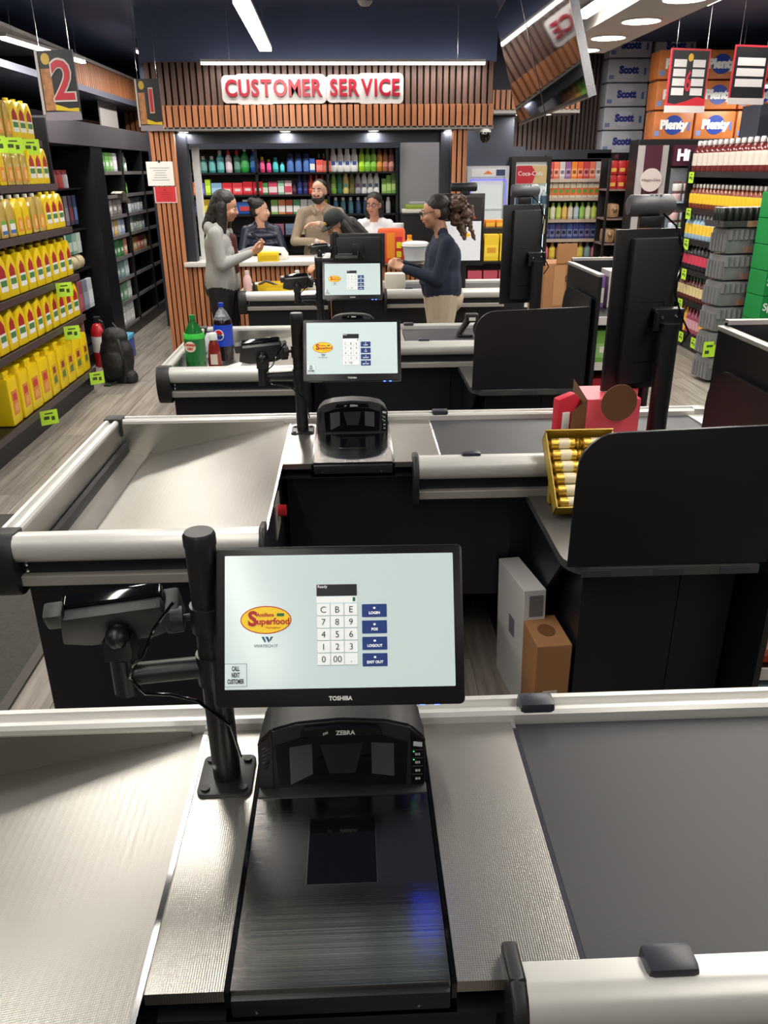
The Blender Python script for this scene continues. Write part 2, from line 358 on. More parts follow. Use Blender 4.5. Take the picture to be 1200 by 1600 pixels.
        P('shelf_gusset', MB().prism([(-.5, .722), (-1.0, .722), (-.93, .66), (-.5, .2)], .64, .655, 'x'), BLK)
        P('lower_cabinet', MB().box(.7, 1.2, -.98, -.49, 0, .722).box(1.02, 1.035, -.985, -.98, 0, .722), BLK)
def make_rack(i):
    X0, y0 = LANE[i]
    t = thing('candy_rack', {2: 'black candy rack at the end of the second checkout', 3: 'black candy rack at the end of the third checkout'}[i], 'rack', (X0+1.24, y0-1.15, 0), 0, 'candy racks')
    P = lambda n, mb, m, s=False, **k: part(n, mb, m, t, s, **k)
    P('side_panel', MB().box(-.01, .01, .0, .63, 0, 1.34), BLKM); P('side_panel', MB().box(.3, .32, .0, .63, 0, 1.34), BLKM)
    P('back_panel', MB().box(.01, .3, .61, .63, 0, 1.36), BLKM)
    P('top_rim', MB().box(-.016, .016, -.005, .63, 1.335, 1.35, .003).box(.01, .3, .605, .635, 1.355, 1.37).box(.292, .326, -.005, .63, 1.335, 1.35, .003), ALU2, True)
    for z in (.1, .36, .62, .88, 1.12):
        P('rack_shelf', MB().box(.01, .3, .02, .61, z-.012, z), BLKM)
        P('price_strip', MB().box(.01, .3, .008, .018, z-.03, z+.012), col(200, 196, 190))
    g = [(0, .75), (.56, .75), (.56, 1.09)] + [(.56-.0-.14*(1-cos(radians(a))), 1.09+.14*sin(radians(a))-.0) for a in range(15, 91, 15)] + [(.0, 1.23)]
    P('side_guard', MB().prism([(.02+u, z) for u, z in g], -.04, -.03, 'x', .002), BLKM)
for i in LANE: counter(i, -.6 if i == 4 else -1.17)
make_rack(2); make_rack(3)

# ------------------------------------------------------------------ scanners
def scanner(i):
    X0, y0 = LANE[i]
    t = thing('barcode_scanner', 'black in-counter barcode scanner scale on the ' + WHICH[i], 'scanner', (X0-.035, y0-.52, ZC), 0, 'counter scanners')
    P = lambda n, mb, m, s=False, **k: part(n, mb, m, t, s, **k)
    w = .142
    P('base_tray', MB().box(-w, w, -.014, .49, -.038, -.006, .004), BLKP, True)
    m = MB(); e = .0035
    wx, wy0, wy1 = .052, .155, .285
    for b in ((-w, -wx, 0, .345), (wx, w, 0, .345), (-wx, wx, 0, wy0), (-wx, wx, wy1, .345)): m.box(b[0], b[1], b[2], b[3], -.002, e)
    m.box(-w, w, -.006, 0, -.022, e, 0)
    pl = P('platter', m, PLAT)
    part('platter_window', MB().box(-wx, wx, wy0, wy1, -.03, .0015), GLASSD, pl)
    m = MB().box(-wx-.001, -wx, wy0, wy1, 0, e+.0006).box(wx, wx+.001, wy0, wy1, 0, e+.0006).box(-wx-.001, wx+.001, wy0-.001, wy0, 0, e+.0006)
    part('window_frame', m, CHR, pl)
    P('side_gap', MB().box(-w-.009, -w-.002, -.005, .5, -.03, -.002), BLKG); P('side_gap', MB().box(w+.002, w+.009, -.005, .5, -.03, -.002), BLKG)
    for x in (-.11, .1): P('screw', MB().ball((x, -.012, -.03), .0035, 8), CHR, True)
    # tower: body behind, bowed top, glass front leaning back
    yb, yf, H = .475, .345, .125
    top = [(-.142, 0), (.142, 0), (.142, .085), (.118, .108), (.075, .119), (0, .124), (-.075, .119), (-.118, .108), (-.142, .085)]
    bm = bmesh.new(); lo = [bm.verts.new((x, yf+.012+z*.22, z)) for x, z in top]; hi = [bm.verts.new((x*.96, yb, z*.97)) for x, z in top]
    bm.faces.new(lo); bm.faces.new(hi[::-1])
    for k in range(len(top)): bm.faces.new((lo[k], hi[k], hi[(k+1) % len(top)], lo[(k+1) % len(top)]))
    bmesh.ops.recalc_face_normals(bm, faces=bm.faces[:]); bmesh.ops.bevel(bm, geom=bm.edges[:], offset=.004, segments=2, affect='EDGES')
    tw = P('tower', MB().bm(bm), BLKP, True)
    T = lambda x, z, d=0: (x, yf+.012+z*.22-d, z)
    def plate(n, pts, d, th, m, par=tw, **k):
        mb = MB(); a = [T(x, z, d) for x, z in pts]; b = [T(x, z, d-th) for x, z in pts]; n_ = len(pts)
        mb.add(a+b, [tuple(range(n_)), tuple(range(n_, 2*n_))[::-1]]+[(q, q+n_, (q+1) % n_+n_, (q+1) % n_) for q in range(n_)])
        return part(n, mb, m, par, **k)
    plate('tower_window', [(-.108, .004), (.108, .004), (.112, .08), (.07, .093), (0, .097), (-.07, .093), (-.112, .08)], .003, .006, GLASSD)
    hood = [(-.068, .101), (.068, .101), (.062, .113), (0, .117), (-.062, .113)]
    hd = plate('brand_plate', hood, .012, .016, BLKG)
    o = letters('ZEBRA', .0105, WHITE, hd, T(.007, .108, .0135), (pi/2-.2, 0, 0), bold=.0003, ext=.0003)
    for k in range(4): part('stripe_emblem', MB().box(-.03+k*.0022, -.0288+k*.0022, T(0, .108)[1]-.0142, T(0, .108)[1]-.0135, .1045+.001*k, .1115-.0008*(3-k)), WHITE, hd)
    # glass hints inside: two pale mirrors seen through the tower window
    mm = mat('mirror_grey', (96, 98, 100), .2, .6)
    plate('inner_mirror', [(-.088, .012), (-.05, .03), (-.05, .083), (-.088, .078)], .0036, .0005, mm); plate('inner_mirror', [(.088, .022), (.05, .028), (.05, .083), (.088, .08)], .0036, .0005, mm)
    plate('inner_mirror', [(-.022, .03), (.022, .03), (.036, .082), (-.036, .082)], .0036, .0005, mat('mirror_dark', (46, 47, 50), .25, .4))
    sp = plate('speaker_panel', [(-.139, .006), (-.117, .006), (-.117, .1), (-.139, .082)], .004, .006, BLKP)
    for k in range(7): plate('vent_slot', [(-.134, .04+k*.006), (-.122, .046+k*.006), (-.122, .0485+k*.006), (-.134, .0425+k*.006)], .0046, .0004, BLKG, sp)
    bp = plate('button_panel', [(.117, .004), (.139, .004), (.139, .082), (.117, .1)], .004, .006, BLKG)
    plate('status_lamp', [(.121, .083), (.136, .081), (.136, .073), (.121, .075)], .0046, .0005, mat('lamp_grey', (190, 192, 196), .4), bp)
    for k in range(4):
        z = .06-k*.0145
        plate('button_divider', [(.119, z+.0075), (.137, z+.0075), (.137, z+.008), (.119, z+.008)], .0046, .0004, GREYP, bp)
        for (a, b) in ((-.004, -.0015), (.0015, .004), (-.0006, .0006)): plate('button_icon', [(.128+a, z-.002), (.128+b, z-.002), (.128+b, z+.002), (.128+a, z+.002)], .0046, .0004, col(190, 190, 190), bp)
        if k < 2: plate('green_indicator', [(.1205, z+.004), (.1225, z+.004), (.1225, z+.0055), (.1205, z+.0055)], .0046, .0004, mat('green_led', (60, 220, 110), .4, emit=2), bp)
    P('tower_foot', MB().box(-.142, .142, .335, .36, -.004, .006, .002), BLKP, True)
for i in (1, 2, 3): scanner(i)

# ------------------------------------------------------------------ cashier monitors on poles
SCR = mat('lit_screen', (200, 216, 216), .15, emit=.3, spec=.3)
INK = mat('screen_black', (24, 26, 32), .4); INKB = mat('screen_blue', (24, 52, 116), .4, emit=.3); KEY = mat('screen_key', (236, 240, 240), .4, emit=.32); OVAL = mat('screen_yellow', (240, 200, 30), .4, emit=.25); RED = mat('screen_red', (178, 28, 40), .4, emit=.15); TEAL = mat('screen_teal', (32, 120, 130), .4, emit=.1); SW = mat('screen_white', (250, 250, 250), .4, emit=.35); SGRN = mat('screen_green', (20, 120, 60), .4)
def ellipse(a, b, n=28, cx=0, cy=0): return [(cx+a*cos(2*pi*k/n), cy+b*sin(2*pi*k/n)) for k in range(n)]
def flat(mb, pts, z0, z1, mi=None): return mb.prism(pts, z0, z1, 'z', 0, mi)
def ui(scr, detail=True):
    """screen artwork in the screen's own plane: x right, y up, z toward the viewer; origin at the screen centre, 0.35 wide"""
    def pc(n, pts, z, m, par=scr): return part(n, flat(MB(), pts, z+.0007, z+.001), m, par)
    def tx(s, size, m, x, y, z=.0014, **k): return ob('lettering', text_mesh(s, size, m, ext=.0001, **k), scr, (x, y, z+.001))
    lg = pc('logo_oval', ellipse(.037, .0195, cx=-.111, cy=.003), .0006, OVAL)
    pc('logo_ring', ellipse(.0385, .021, cx=-.111, cy=.003), .0003, RED)
    tx('S', .03, RED, -.131, .004, bold=.0012); tx('uperfood', .0132, RED, -.1, .0005, bold=.0004); tx('Antillana', .0075, RED, -.112, .0105, bold=.0002); tx('Marketplace', .0045, RED, -.1, -.0085)
    pc('logo_patch', rrect(.011, .0045, .001, 2, -.089, .0105), .0012, SGRN)
    pc('emblem', [(-.118, -.022), (-.114, -.022), (-.111, -.029), (-.113, -.031)], .0006, TEAL); pc('emblem', [(-.112, -.022), (-.108, -.022), (-.1055, -.029), (-.107, -.031)], .0006, INKB); pc('emblem', [(-.104, -.022), (-.100, -.022), (-.1045, -.029), (-.106, -.027)], .0006, SGRN)
    tx('VIVATECH IT', .0062, INK, -.111, -.036)
    pc('message_bar', rrect(.061, .0175, .0005, 1, -.004, .046), .0006, INK)
    tx('Ready', .006, SW, -.033, .0515, align='LEFT')
    pc('entry_field', rrect(.061, .0095, .0005, 1, -.004, .032), .0003, KEY); pc('entry_cursor', rrect(.004, .006, .0004, 1, .022, .032), .0009, SGRN)
    for k, ch in enumerate(['C', 'B', 'E', '7', '8', '9', '4', '5', '6', '1', '2', '3', '0', '00', '.']):
        x = -.0245+(k % 3)*.0208; y = .0165-(k//3)*.0185
        b = pc('key_shadow', rrect(.0198, .0178, .001, 2, x, y), .0002, col(168, 180, 182)); pc('keypad_key', rrect(.0192, .017, .001, 2, x, y+.0004), .0005, KEY)
        tx(ch, .0135, INK, x, y, .0012)
    for k, (a, b) in enumerate((('', 'LOGIN'), ('', 'POS'), ('', 'LOGOUT'), ('', 'EXIT OUT'))):
        x, y = .0525, .0145-k*.0245
        pc('screen_button', rrect(.0375, .0195, .001, 2, x, y), .0006, INKB); tx(b, .0055, SW, x, y-.0035, .0014, bold=.0002)
        pc('button_icon', rrect(.0035, .003, .001, 2, x, y+.004), .0012, SW)
    pc('call_box', rrect(.0335, .034, .0006, 1, -.1565, -.0785), .0003, INK); pc('call_box', rrect(.0325, .033, .0006, 1, -.1565, -.0785), .0006, mat('screen_pale', (208, 222, 222), .4, emit=.3))
    for k, s_ in enumerate(('CALL', 'NEXT', 'CUSTOMER')): tx(s_, .0095, INK, -.1565, -.069-k*.0095, .0014, sx=.5, bold=.0003)
def monitor(i):
    X0, y0 = LANE[i]
    t = thing('touch_monitor', 'black touch monitor showing a white login keypad on the ' + WHICH[i], 'monitor', (X0-.03, y0-.19, 1.218), 0, 'cashier touch monitors')
    rx = (radians(62), 0, radians(-1.2))
    hs = part('housing', MB().prism(rrect(.374, .24, .008, 3), -.022, .0, 'z', .002), mat('monitor_bezel', (16, 16, 18), .3), t, True, rot=rx)
    part('rear_cover', MB().prism(rrect(.3, .17, .02, 3), -.05, -.022, 'z', .006), BLKP, hs, True)
    scr = part('screen', flat(MB(), rrect(.346, .2, .001, 1, 0, .007), -.001, .0008), SCR, hs)
    # artwork pieces hang on the screen; shift by the screen's centre
    holder = scr
    n0 = set(holder.children); ui(holder)
    for ch in holder.children: ch.location.y += .007
    ob('lettering', text_mesh('TOSHIBA', .0085, WHITE, ext=.0002, bold=.0003), hs, (0, -.1085, .0006))
    for x in (.123, .145): part('status_led', MB().box(x-.004, x+.004, -.1212, -.12, -.012, -.006), mat('blue_led', (40, 70, 255), .4, emit=18), hs, label='blue status light')
    part('mount_arm', MB().box(-.03, .03, -.03, .03, -.09, -.05).tube([(0, 0, -.075), (-.19, -.05, -.075)], .012, 8), BLKM, hs, True)
def pole(i):
    X0, y0 = LANE[i]
    t = thing('pole_mount', 'black monitor pole with side arm bolted to the ' + WHICH[i], 'pole', (X0-.236, y0-.125, ZC), 0, 'monitor poles')
    P = lambda n, mb, m, s=False, **k: part(n, mb, m, t, s, **k)
    P('base_plate', MB().prism(rrect(.092, .1, .012, 3), 0, .006, 'z', .0015), BLKM, True)
    for sx in (-1, 1):
        for sy in (-1, 1): P('bolt', MB().tube([(sx*.032, sy*.036, .006), (sx*.032, sy*.036, .01)], .0075, 10), BLKP, True)
    P('pole_tube', MB().tube([(0, 0, .006), (-.004, 0, .45)], .0235, 20), BLKM, True)
    P('pole_cap', MB().tube([(-.004, 0, .448), (-.004, 0, .465), (-.004, 0, .47)], [.025, .025, .022], 20), BLKP, True)
    P('collar', MB().tube([(-.002, 0, .3), (-.002, 0, .345)], .029, 20), BLKM, True)
    P('lock_knob', MB().tube([(-.03, -.005, .325), (-.04, -.008, .325), (-.041, -.008, .325), (-.06, -.012, .325)], [.006, .006, .02, .02], 12), BLKP, True)
    P('arm_collar', MB().tube([(-.002, 0, .2), (-.002, 0, .255)], .028, 20), BLKM, True)
    P('side_arm', MB().tube([(-.02, 0, .228), (-.135, -.012, .226)], .0185, 14), BLKM, True)
    P('arm_post', MB().tube([(-.142, -.013, .195), (-.142, -.013, .262)], .021, 16).box(-.165, -.12, -.033, .008, .262, .3, .003), BLKM, True)
    P('cable', MB().tube([(-.05, -.02, .36), (-.08, -.04, .325), (-.1, -.045, .28), (-.12, -.04, .262), (-.13, -.035, .235), (-.11, -.03, .2), (-.07, -.028, .195), (-.03, -.026, .18), (0.02, -.028, .13), (.03, -.02, .06)], .0028, 6), BLKG, True)
def terminal(i):
    X0, y0 = LANE[i]
    t = thing('card_terminal', 'black card payment terminal on the pole arm of the ' + WHICH[i], 'card terminal', (X0-.378, y0-.15, ZC+.315), 0, 'card terminals')
    P = lambda n, mb, m, s=False, **k: part(n, mb, m, t, s, **k)
    r = (radians(-64), radians(-4), radians(6))
    b = P('terminal_body', MB().prism(rrect(.155, .085, .012, 3, 0, .0), .03, .052, 'z', .004), BLKG, True, rot=r)
    part('cradle', MB().prism([(-.075, -.035), (.075, -.035), (.085, .03), (.05, .045), (-.05, .045), (-.09, .03)], .008, .03, 'z', .004), BLKP, b, True)
    part('cradle_wing', MB().box(-.1, -.07, -.045, -.01, .01, .04, .006), BLKP, b, True); part('cradle_wing', MB().box(.07, .1, -.02, .04, .005, .055, .006), BLKP, b, True)
    P('tilt_joint', MB().tube([(-.004, 0, -.03), (.0, .015, .005)], .013, 10).ball((0, 0, -.012), .019), BLKM, True)
for i in (1, 2, 3): pole(i); monitor(i); terminal(i)
# farthest lane: pole, monitor seen too
pole(4); terminal(4)

# ------------------------------------------------------------------ customer displays seen from behind
def customer_display(i, dx, dy):
    X0, y0 = LANE[i]
    t = thing('customer_display', 'black customer display seen from behind at the ' + WHICH[i], 'display', (X0+dx, y0+dy, ZC), 0, 'customer displays')
    P = lambda n, mb, m, s=False, **k: part(n, mb, m, t, s, **k)
    P('post', MB().tube([(.0, 0, 0), (.0, 0, .45)], .036, 20), BLKM, True)
    P('post_foot', MB().tube([(0, 0, 0), (0, 0, .008)], .06, 20), BLKM, True)
    P('bracket', MB().box(-.06, .05, .0, .05, .42, .5, .003).box(-.06, -.055, -.03, .05, .43, .49), BLKM)
    for (x, z) in ((-.03, .47), (.02, .475), (-.01, .44)): P('bolt', MB().ball((x, -.002, z), .006, 8), CHR, True)
    rz = radians(14)
    s = P('panel', MB().box(-.2, .06, .085, .1, .19, .77, .004), BLKM, True, rot=(0, 0, rz))
    part('display_glass', MB().box(-.195, .055, .1, .102, .195, .765), GLASSD, s)
    part('rear_cover', MB().box(-.145, .045, .05, .085, .22, .74, .006), BLKP, s, True)
    part('vent_seam', MB().box(-.1, .02, .0485, .05, .3, .302).box(-.1, .0, .0485, .05, .52, .522).box(.0, .002, .0485, .05, .46, .522), BLKG, s)
    q = P('camera_bar', MB().tube([(-.165, .1, .845), (-.155, .1, .845), (-.005, .14, .845), (.005, .143, .845)], [.03, .037, .037, .03], 18), mat('speaker_grey', (74, 74, 78), .45), True)
    part('camera_stand', MB().box(-.12, -.04, .09, .12, .77, .81, .004), BLKM, q, True)
    for k in range(3): part('button_mark', MB().box(-.085+k*.018, -.075+k*.018, .105, .125, .8795, .883), col(170, 170, 172), q)
    P('cable', MB().tube([(-.05, .06, .82), (.0, .06, .78), (.035, .05, .7), (.02, .045, .55), (.035, -.02, .47), (.06, -.04, .42), (.03, -.05, .38)], .0035, 6), BLKG, True)
customer_display(2, 1.125, -.35)
customer_display(3, 1.1, -.3)
# ------------------------------------------------------------------ customer service front
CY_ = 8.7
SL = {}
def slat_mesh(w, d, h, m):
    k = (w, d, round(h, 3), m.name)
    if k not in SL: SL[k] = MB().box(-w/2, w/2, 0, d, 0, h).mesh('slat', m)
    return SL[k]
def slats(parent, x0, x1, pitch, w, d, y, z0, z1, m, axis='x', flip=1):
    n = int(round((x1-x0)/pitch)); p = (x1-x0)/n
    for k in range(n):
        c = x0+(k+.5)*p
        if axis == 'x': ob('slat', slat_mesh(w, d, z1-z0, m), parent, (c, y, z0))
        else: ob('slat', slat_mesh(w, d, z1-z0, m), parent, (y, c, z0), (0, 0, flip*pi/2))
FELT = mat('black_felt', (20, 18, 18), .9)
fa = struct('trim_2', MB().box(-1.93, 1.42, CY_+.03, CY_+.5, 2.42, 2.82).box(-1.93, 1.42, CY_-.04, CY_+.5, 2.24, 2.42), FELT, 'slatted wooden fascia above the service desk')
slats(fa, -1.93, 1.42, .062, .042, .03, CY_, 2.42, 2.8, DARKSLAT)
slats(fa, -1.93, 1.42, .062, .046, .03, CY_-.07, 2.225, 2.43, OAK)
part('fascia_soffit', MB().box(-1.93, 1.42, CY_-.07, CY_+.5, 2.21, 2.24), mat('soffit_grey', (120, 116, 114), .5), fa)
struct('trim_3', MB().box(-1.96, 1.44, CY_+.02, CY_+.5, 2.8, CEIL), NAVY, 'navy bulkhead above the slatted fascia')
for x, l in ((-1.62, 'leftmost'), (-.62, 'middle left'), (.05+.2, 'middle right'), (1.0, 'rightmost')):
    downlight(x, CY_+.06, 2.21, .05, '%s small round lamp under the slatted fascia' % l, 5, 'small fascia lamps')
# columns
cl = struct('trim_4', MB().box(-1.93, -1.70, CY_, CY_+.25, 0, 2.21), FELT, 'slatted wooden column at the left end of the service desk')
slats(cl, -1.94, -1.69, .05, .036, .03, CY_-.03, 0, 2.21, OAK)
cr_ = struct('trim_5', MB().box(1.02, 1.17, CY_, CY_+.25, 0, 2.21), FELT, 'slatted wooden column at the right end of the service desk')
slats(cr_, 1.02, 1.18, .052, .038, .03, CY_-.03, 0, 2.21, OAK)
struct('trim_6', MB().box(-1.7, -1.6, CY_+.05, CY_+.2, .96, 2.21).box(.92, 1.02, CY_+.05, CY_+.2, .96, 2.21).box(-1.7, 1.02, CY_+.12, CY_+.2, 2.1, 2.21), mat('frame_navy', (32, 36, 48), .5), 'dark frame around the service opening')
struct('trim_7', MB().box(-1.6, -1.53, CY_+.3, CY_+.36, .96, 2.08, .004), WHITE, 'white upright edge beside the service desk')
# desk
t = thing('service_desk', 'slatted wooden service desk with a white worktop', 'desk', (0, CY_, 0))
bd = part('desk_body', MB().box(-1.7, 1.02, .02, .55, 0, .94), FELT, t)
slats(t, -1.70, 1.02, .05, .036, .022, -.005, 0, .935, OAK)
part('worktop', MB().box(-1.72, 1.04, -.05, .6, .94, .985, .006), mat('white_stone', (205, 202, 198), .35, noise=.05), t, True)
# back shelving
BY = 10.2
struct('wall_service', MB().box(-2.4, 2.0, BY+.42, BY+.46, 0, CEIL), mat('navy_wall', (36, 40, 54), .6), 'dark wall behind the service desk')
sh = thing('wall_shelving', 'tall black shelving unit behind the service desk', 'shelf', (0, BY, 0))
part('back_board', MB().box(-1.9, .58, .38, .4, 0, 2.18), BLKM, sh)
for x in (-1.9, -1.08, -.25, .56): part('upright', MB().box(x-.015, x+.015, 0, .38, 0, 2.2), BLKM, sh)
part('top_panel', MB().box(-1.91, .6, -.01, .4, 2.08, 2.3), mat('panel_navy', (38, 42, 54), .5), sh)
SHZ = [1.83, 1.59, 1.37, 1.14, .9, .66, .42, .15]
for z in SHZ: part('shelf_board', MB().box(-1.89, .56, 0, .38, z-.02, z), BLKM, sh)
struct('wall_niche', MB().box(.6, 1.06, BY+.1, BY+.13, 0, 2.3).box(1.06, 1.1, BY-.3, BY+.13, 0, 2.3), mat('pale_grey_wall', (150, 150, 154), .6), 'pale grey wall section right of the service shelving')
cab = thing('low_cabinet', 'black low cabinet at the right end of the service shelving', 'cabinet', (.83, BY-.1, 0))
part('cabinet_body', MB().box(-.24, .22, -.2, .18, 0, 1.36, .004), BLKM, cab); part('cabinet_top', MB().box(-.245, .225, -.205, .185, 1.36, 1.38), BLK, cab)
o = part('paper_stack', MB().box(-.19, .17, -.1, .1, 0, .04, .004).box(-.15, .2, -.09, .11, .04, .09, .01, 1).box(-.1, .12, -.08, .08, .09, .12, .008, 2), [col(212, 206, 196), col(130, 150, 50), col(150, 150, 155)], None, True, loc=(.8, BY-.12, 1.38))
tag(o, 'stack of white and green packages on the black low cabinet', 'package')

# ------------------------------------------------------------------ bottle and box meshes for shelf goods
PMC = {}
def bottle(key, h, r, body, cap, lab, prof='std', sy=1, lab2=None):
    k = ('b', key, h, r, body, cap, lab, prof, sy, lab2)
    if k in PMC: return PMC[k]
    P_ = {'std': [(.9, 0, 0), (1, .03, 0), (1, .2, 2), (1, .52, 2), (1, .6, 0), (.75, .72, 0), (.38, .8, 0), (.36, .84, 1), (.4, .85, 1), (.4, .97, 1), (.3, 1, 1)],
          'sham': [(.85, 0, 0), (1, .04, 0), (1, .22, 2), (.95, .6, 2), (.86, .72, 0), (.6, .8, 1), (.62, .81, 1), (.58, .97, 1), (.5, 1, 1)],
          'soda': [(.6, 0, 0), (.95, .02, 0), (1, .12, 0), (1, .2, 2), (1, .55, 2), (1, .57, 0), (.92, .68, 0), (.5, .84, 0), (.3, .9, 0), (.3, .92, 1), (.34, .925, 1), (.34, .98, 1), (.3, 1, 1)],
          'wash': [(.9, 0, 0), (1, .02, 0), (1, .15, 2), (1, .6, 2), (.95, .68, 0), (.6, .78, 0), (.5, .8, 1), (.55, .81, 1), (.5, 1, 1)],
          'spray': [(.9, 0, 0), (1, .03, 2), (1, .6, 2), (.9, .68, 0), (.5, .74, 1), (.5, .98, 1), (.4, 1, 1)],
          'can': [(.85, 0, 1), (1, .04, 2), (1, .93, 2), (.85, .99, 1), (.8, 1, 1)],
          'jar': [(.95, 0, 0), (1, .05, 2), (1, .68, 2), (.95, .74, 0), (.9, .76, 1), (.9, 1, 1)],
          'tulip': [(.75, 0, 0), (.95, .04, 0), (1, .2, 2), (1, .5, 2), (.8, .62, 0), (.35, .74, 0), (.32, .8, 1), (.4, .81, 1), (.36, 1, 1)]}[prof]
    mb = MB(); mb.lathe([(a*r, z*h) for a, z, _ in P_], 12, sy=sy, mis=[P_[i][2] for i in range(len(P_)-1)])
    ms = [body, cap, lab]
    if lab2:
        mb.add([(-r*.55, -r*sy-.001, h*.3), (r*.55, -r*sy-.001, h*.3), (r*.55, -r*sy-.001, h*.46), (-r*.55, -r*sy-.001, h*.46)], [(0, 1, 2, 3)], 3); ms.append(lab2)
    me = mb.mesh(key, ms, True); PMC[k] = me; return me
def carton(key, w, d, h, c1, c2=None, c3=None):
    k = ('c', key, w, d, h, c1, c2, c3)
    if k in PMC: return PMC[k]
    mb = MB().box(-w/2, w/2, -d/2, d/2, 0, h, .002); ms = [c1]
    if c2: mb.box(-w/2+.002, w/2-.002, -d/2-.0012, -d/2, h*.15, h*.6, 0, 1); ms.append(c2)
    if c3: mb.box(-w*.3, w*.3, -d/2-.0024, -d/2-.0012, h*.3, h*.5, 0, len(ms)); ms.append(c3)
    me = mb.mesh(key, ms); PMC[k] = me; return me
def goods(name, me, loc, label, cat, group, rotz=0):
    o = ob(name, me, None, loc, (0, 0, rotz)); return tag(o, label, cat, group)
def run(name, meshes, p0, step, n, desc, where, cat, group, rotz=0, side='left', jit=.0):
    for k in range(n):
        me = meshes[k % len(meshes)]
        p = [p0[q]+step[q]*k+(random.uniform(-jit, jit) if q < 2 else 0) for q in range(3)]
        goods(name, me, p, '%s %s from the %s %s' % (ORD[k], desc, side, where), cat, group, rotz)
c_ = col
TR = lambda n, c: mat(n, c, .12, alpha=1, coat=.4)
WHT = c_(232, 232, 230); SILV = mat('silver_cap', (190, 192, 196), .3, .6)
z1, z2, z3, z4 = SHZ[0], SHZ[1], SHZ[2], SHZ[3]
yb = BY+.1
# left bay, top shelf: mouthwash bottles
mw = [('amber', (196, 132, 40), SILV, .17, .036), ('sea green', (66, 132, 120), SILV, .18, .038), ('teal', (60, 150, 150), SILV, .18, .038), ('tall teal', (70, 160, 165), SILV, .24, .042), ('red-capped pink', (214, 190, 200), c_(196, 30, 44), .24, .038), ('red-capped green', (60, 120, 100), c_(196, 30, 44), .24, .038)]
for k, (n_, c1, cp, h, r) in enumerate(mw):
    goods('mouthwash_bottle', bottle('mouthwash_bottle', h, r, TR('tint_%d_%d_%d' % c1, c1), cp, c_(*[min(255, int(v*.8+60)) for v in c1]), 'wash', .7), (-1.80+k*.098, yb, z1), '%s mouthwash bottle on the top shelf behind the service desk' % n_, 'bottle', 'mouthwash bottles')
for k, (n_, c1) in enumerate((('bright green', (48, 178, 74)), ('bright blue', (36, 104, 200)))):
    goods('mouthwash_bottle', bottle('mouthwash_bottle', .285, .05, TR('tint_%d_%d_%d' % c1, c1), WHT, c_(*[min(255, int(v*.7+50)) for v in c1]), 'tulip', .7), (-1.22+k*.11, yb, z1), '%s tapered mouthwash bottle with white cap on top shelf' % n_, 'bottle', 'mouthwash bottles')
# left bay, second shelf: toothpaste cartons
tp = [('orange', (232, 110, 40), .07, .14), ('violet', (96, 92, 180), .07, .13), ('lime', (178, 214, 50), .07, .17), ('pale blue', (130, 170, 200), .13, .13), ('red', (206, 36, 50), .12, .13), ('red and white', (214, 60, 66), .12, .13), ('wide red', (200, 26, 44), .12, .14), ('deep red', (190, 20, 36), .12, .14)]
x = -1.84
for n_, c1, w, h in tp:
    goods('toothpaste_carton', carton('toothpaste_carton', w-.008, .14, h, c_(*c1), c_(*[min(255, v+40) for v in c1]), WHT if 'red' in n_ else None), (x+w/2, yb, z2), '%s toothpaste carton on the second shelf behind the service desk' % n_, 'carton', 'toothpaste cartons'); x += w
# left bay, third shelf
for k, (n_, c1, w, h) in enumerate((('dark blue', (30, 44, 92), .1, .16), ('yellow', (222, 186, 30), .11, .17), ('navy', (34, 40, 80), .09, .15), ('red', (180, 40, 44), .1, .15))):
    goods('soap_pack', carton('soap_pack', w, .12, h, c_(*c1), c_(*[min(255, v+50) for v in c1])), (-1.79+k*.112, yb, z3), '%s soap pack on the third shelf behind the service desk' % n_, 'package', 'soap packs')
o = part('wipes_pack', MB().box(-.14, .14, -.06, .06, 0, .14, .03).box(-.08, .08, -.064, -.058, .04, .09, 0, 1).box(-.05, .05, -.03, .03, .14, .165, .01, 2), [c_(30, 96, 190), c_(210, 60, 60), WHT], None, True, loc=(-1.23, yb, z3)); tag(o, 'blue wipes pack with white lid between two women', 'package')
# middle bay, top shelf
mt = [('deodorant', 'pink', (226, 70, 120), (240, 200, 40), .17, .03), ('deodorant', 'magenta', (220, 60, 130), (240, 200, 60), .14, .028), ('deodorant', 'turquoise', (50, 180, 180), (60, 190, 190), .16, .033), ('deodorant', 'aqua', (60, 190, 200), (70, 190, 210), .11, .026)]
for k, (a, n_, c1, c2, h, r) in enumerate(mt):
    goods('deodorant_stick', bottle('deodorant_stick', h, r, c_(*c1), c_(*c2), c_(*[min(255, v+40) for v in c1]), 'sham', .7), (-1.02+k*.078, yb, z1), '%s deodorant stick on the top shelf of the middle bay' % n_, 'deodorant', 'deodorants')
for k in range(3):
    goods('ointment_jar', bottle('ointment_jar', .2, .04, c_(28, 52, 128), c_(24, 36, 92), c_(90, 130, 200), 'jar', .8), (-.69+k*.095, yb, z1), '%s blue ointment bottle from the left on the middle top shelf' % ORD[k], 'bottle', 'blue ointment bottles')
for k, (n_, c1, w, h) in enumerate((('blue', (60, 100, 190), .06, .15), ('coral', (232, 90, 90), .08, .13), ('salmon', (236, 110, 80), .085, .12))):
    goods('cream_carton', carton('cream_carton', w, .08, h, c_(*c1), WHT if k == 0 else c_(240, 140, 130)), (-.43+k*.085, yb, z1), '%s cream carton on the top shelf of the middle bay' % n_, 'carton', 'cream cartons')
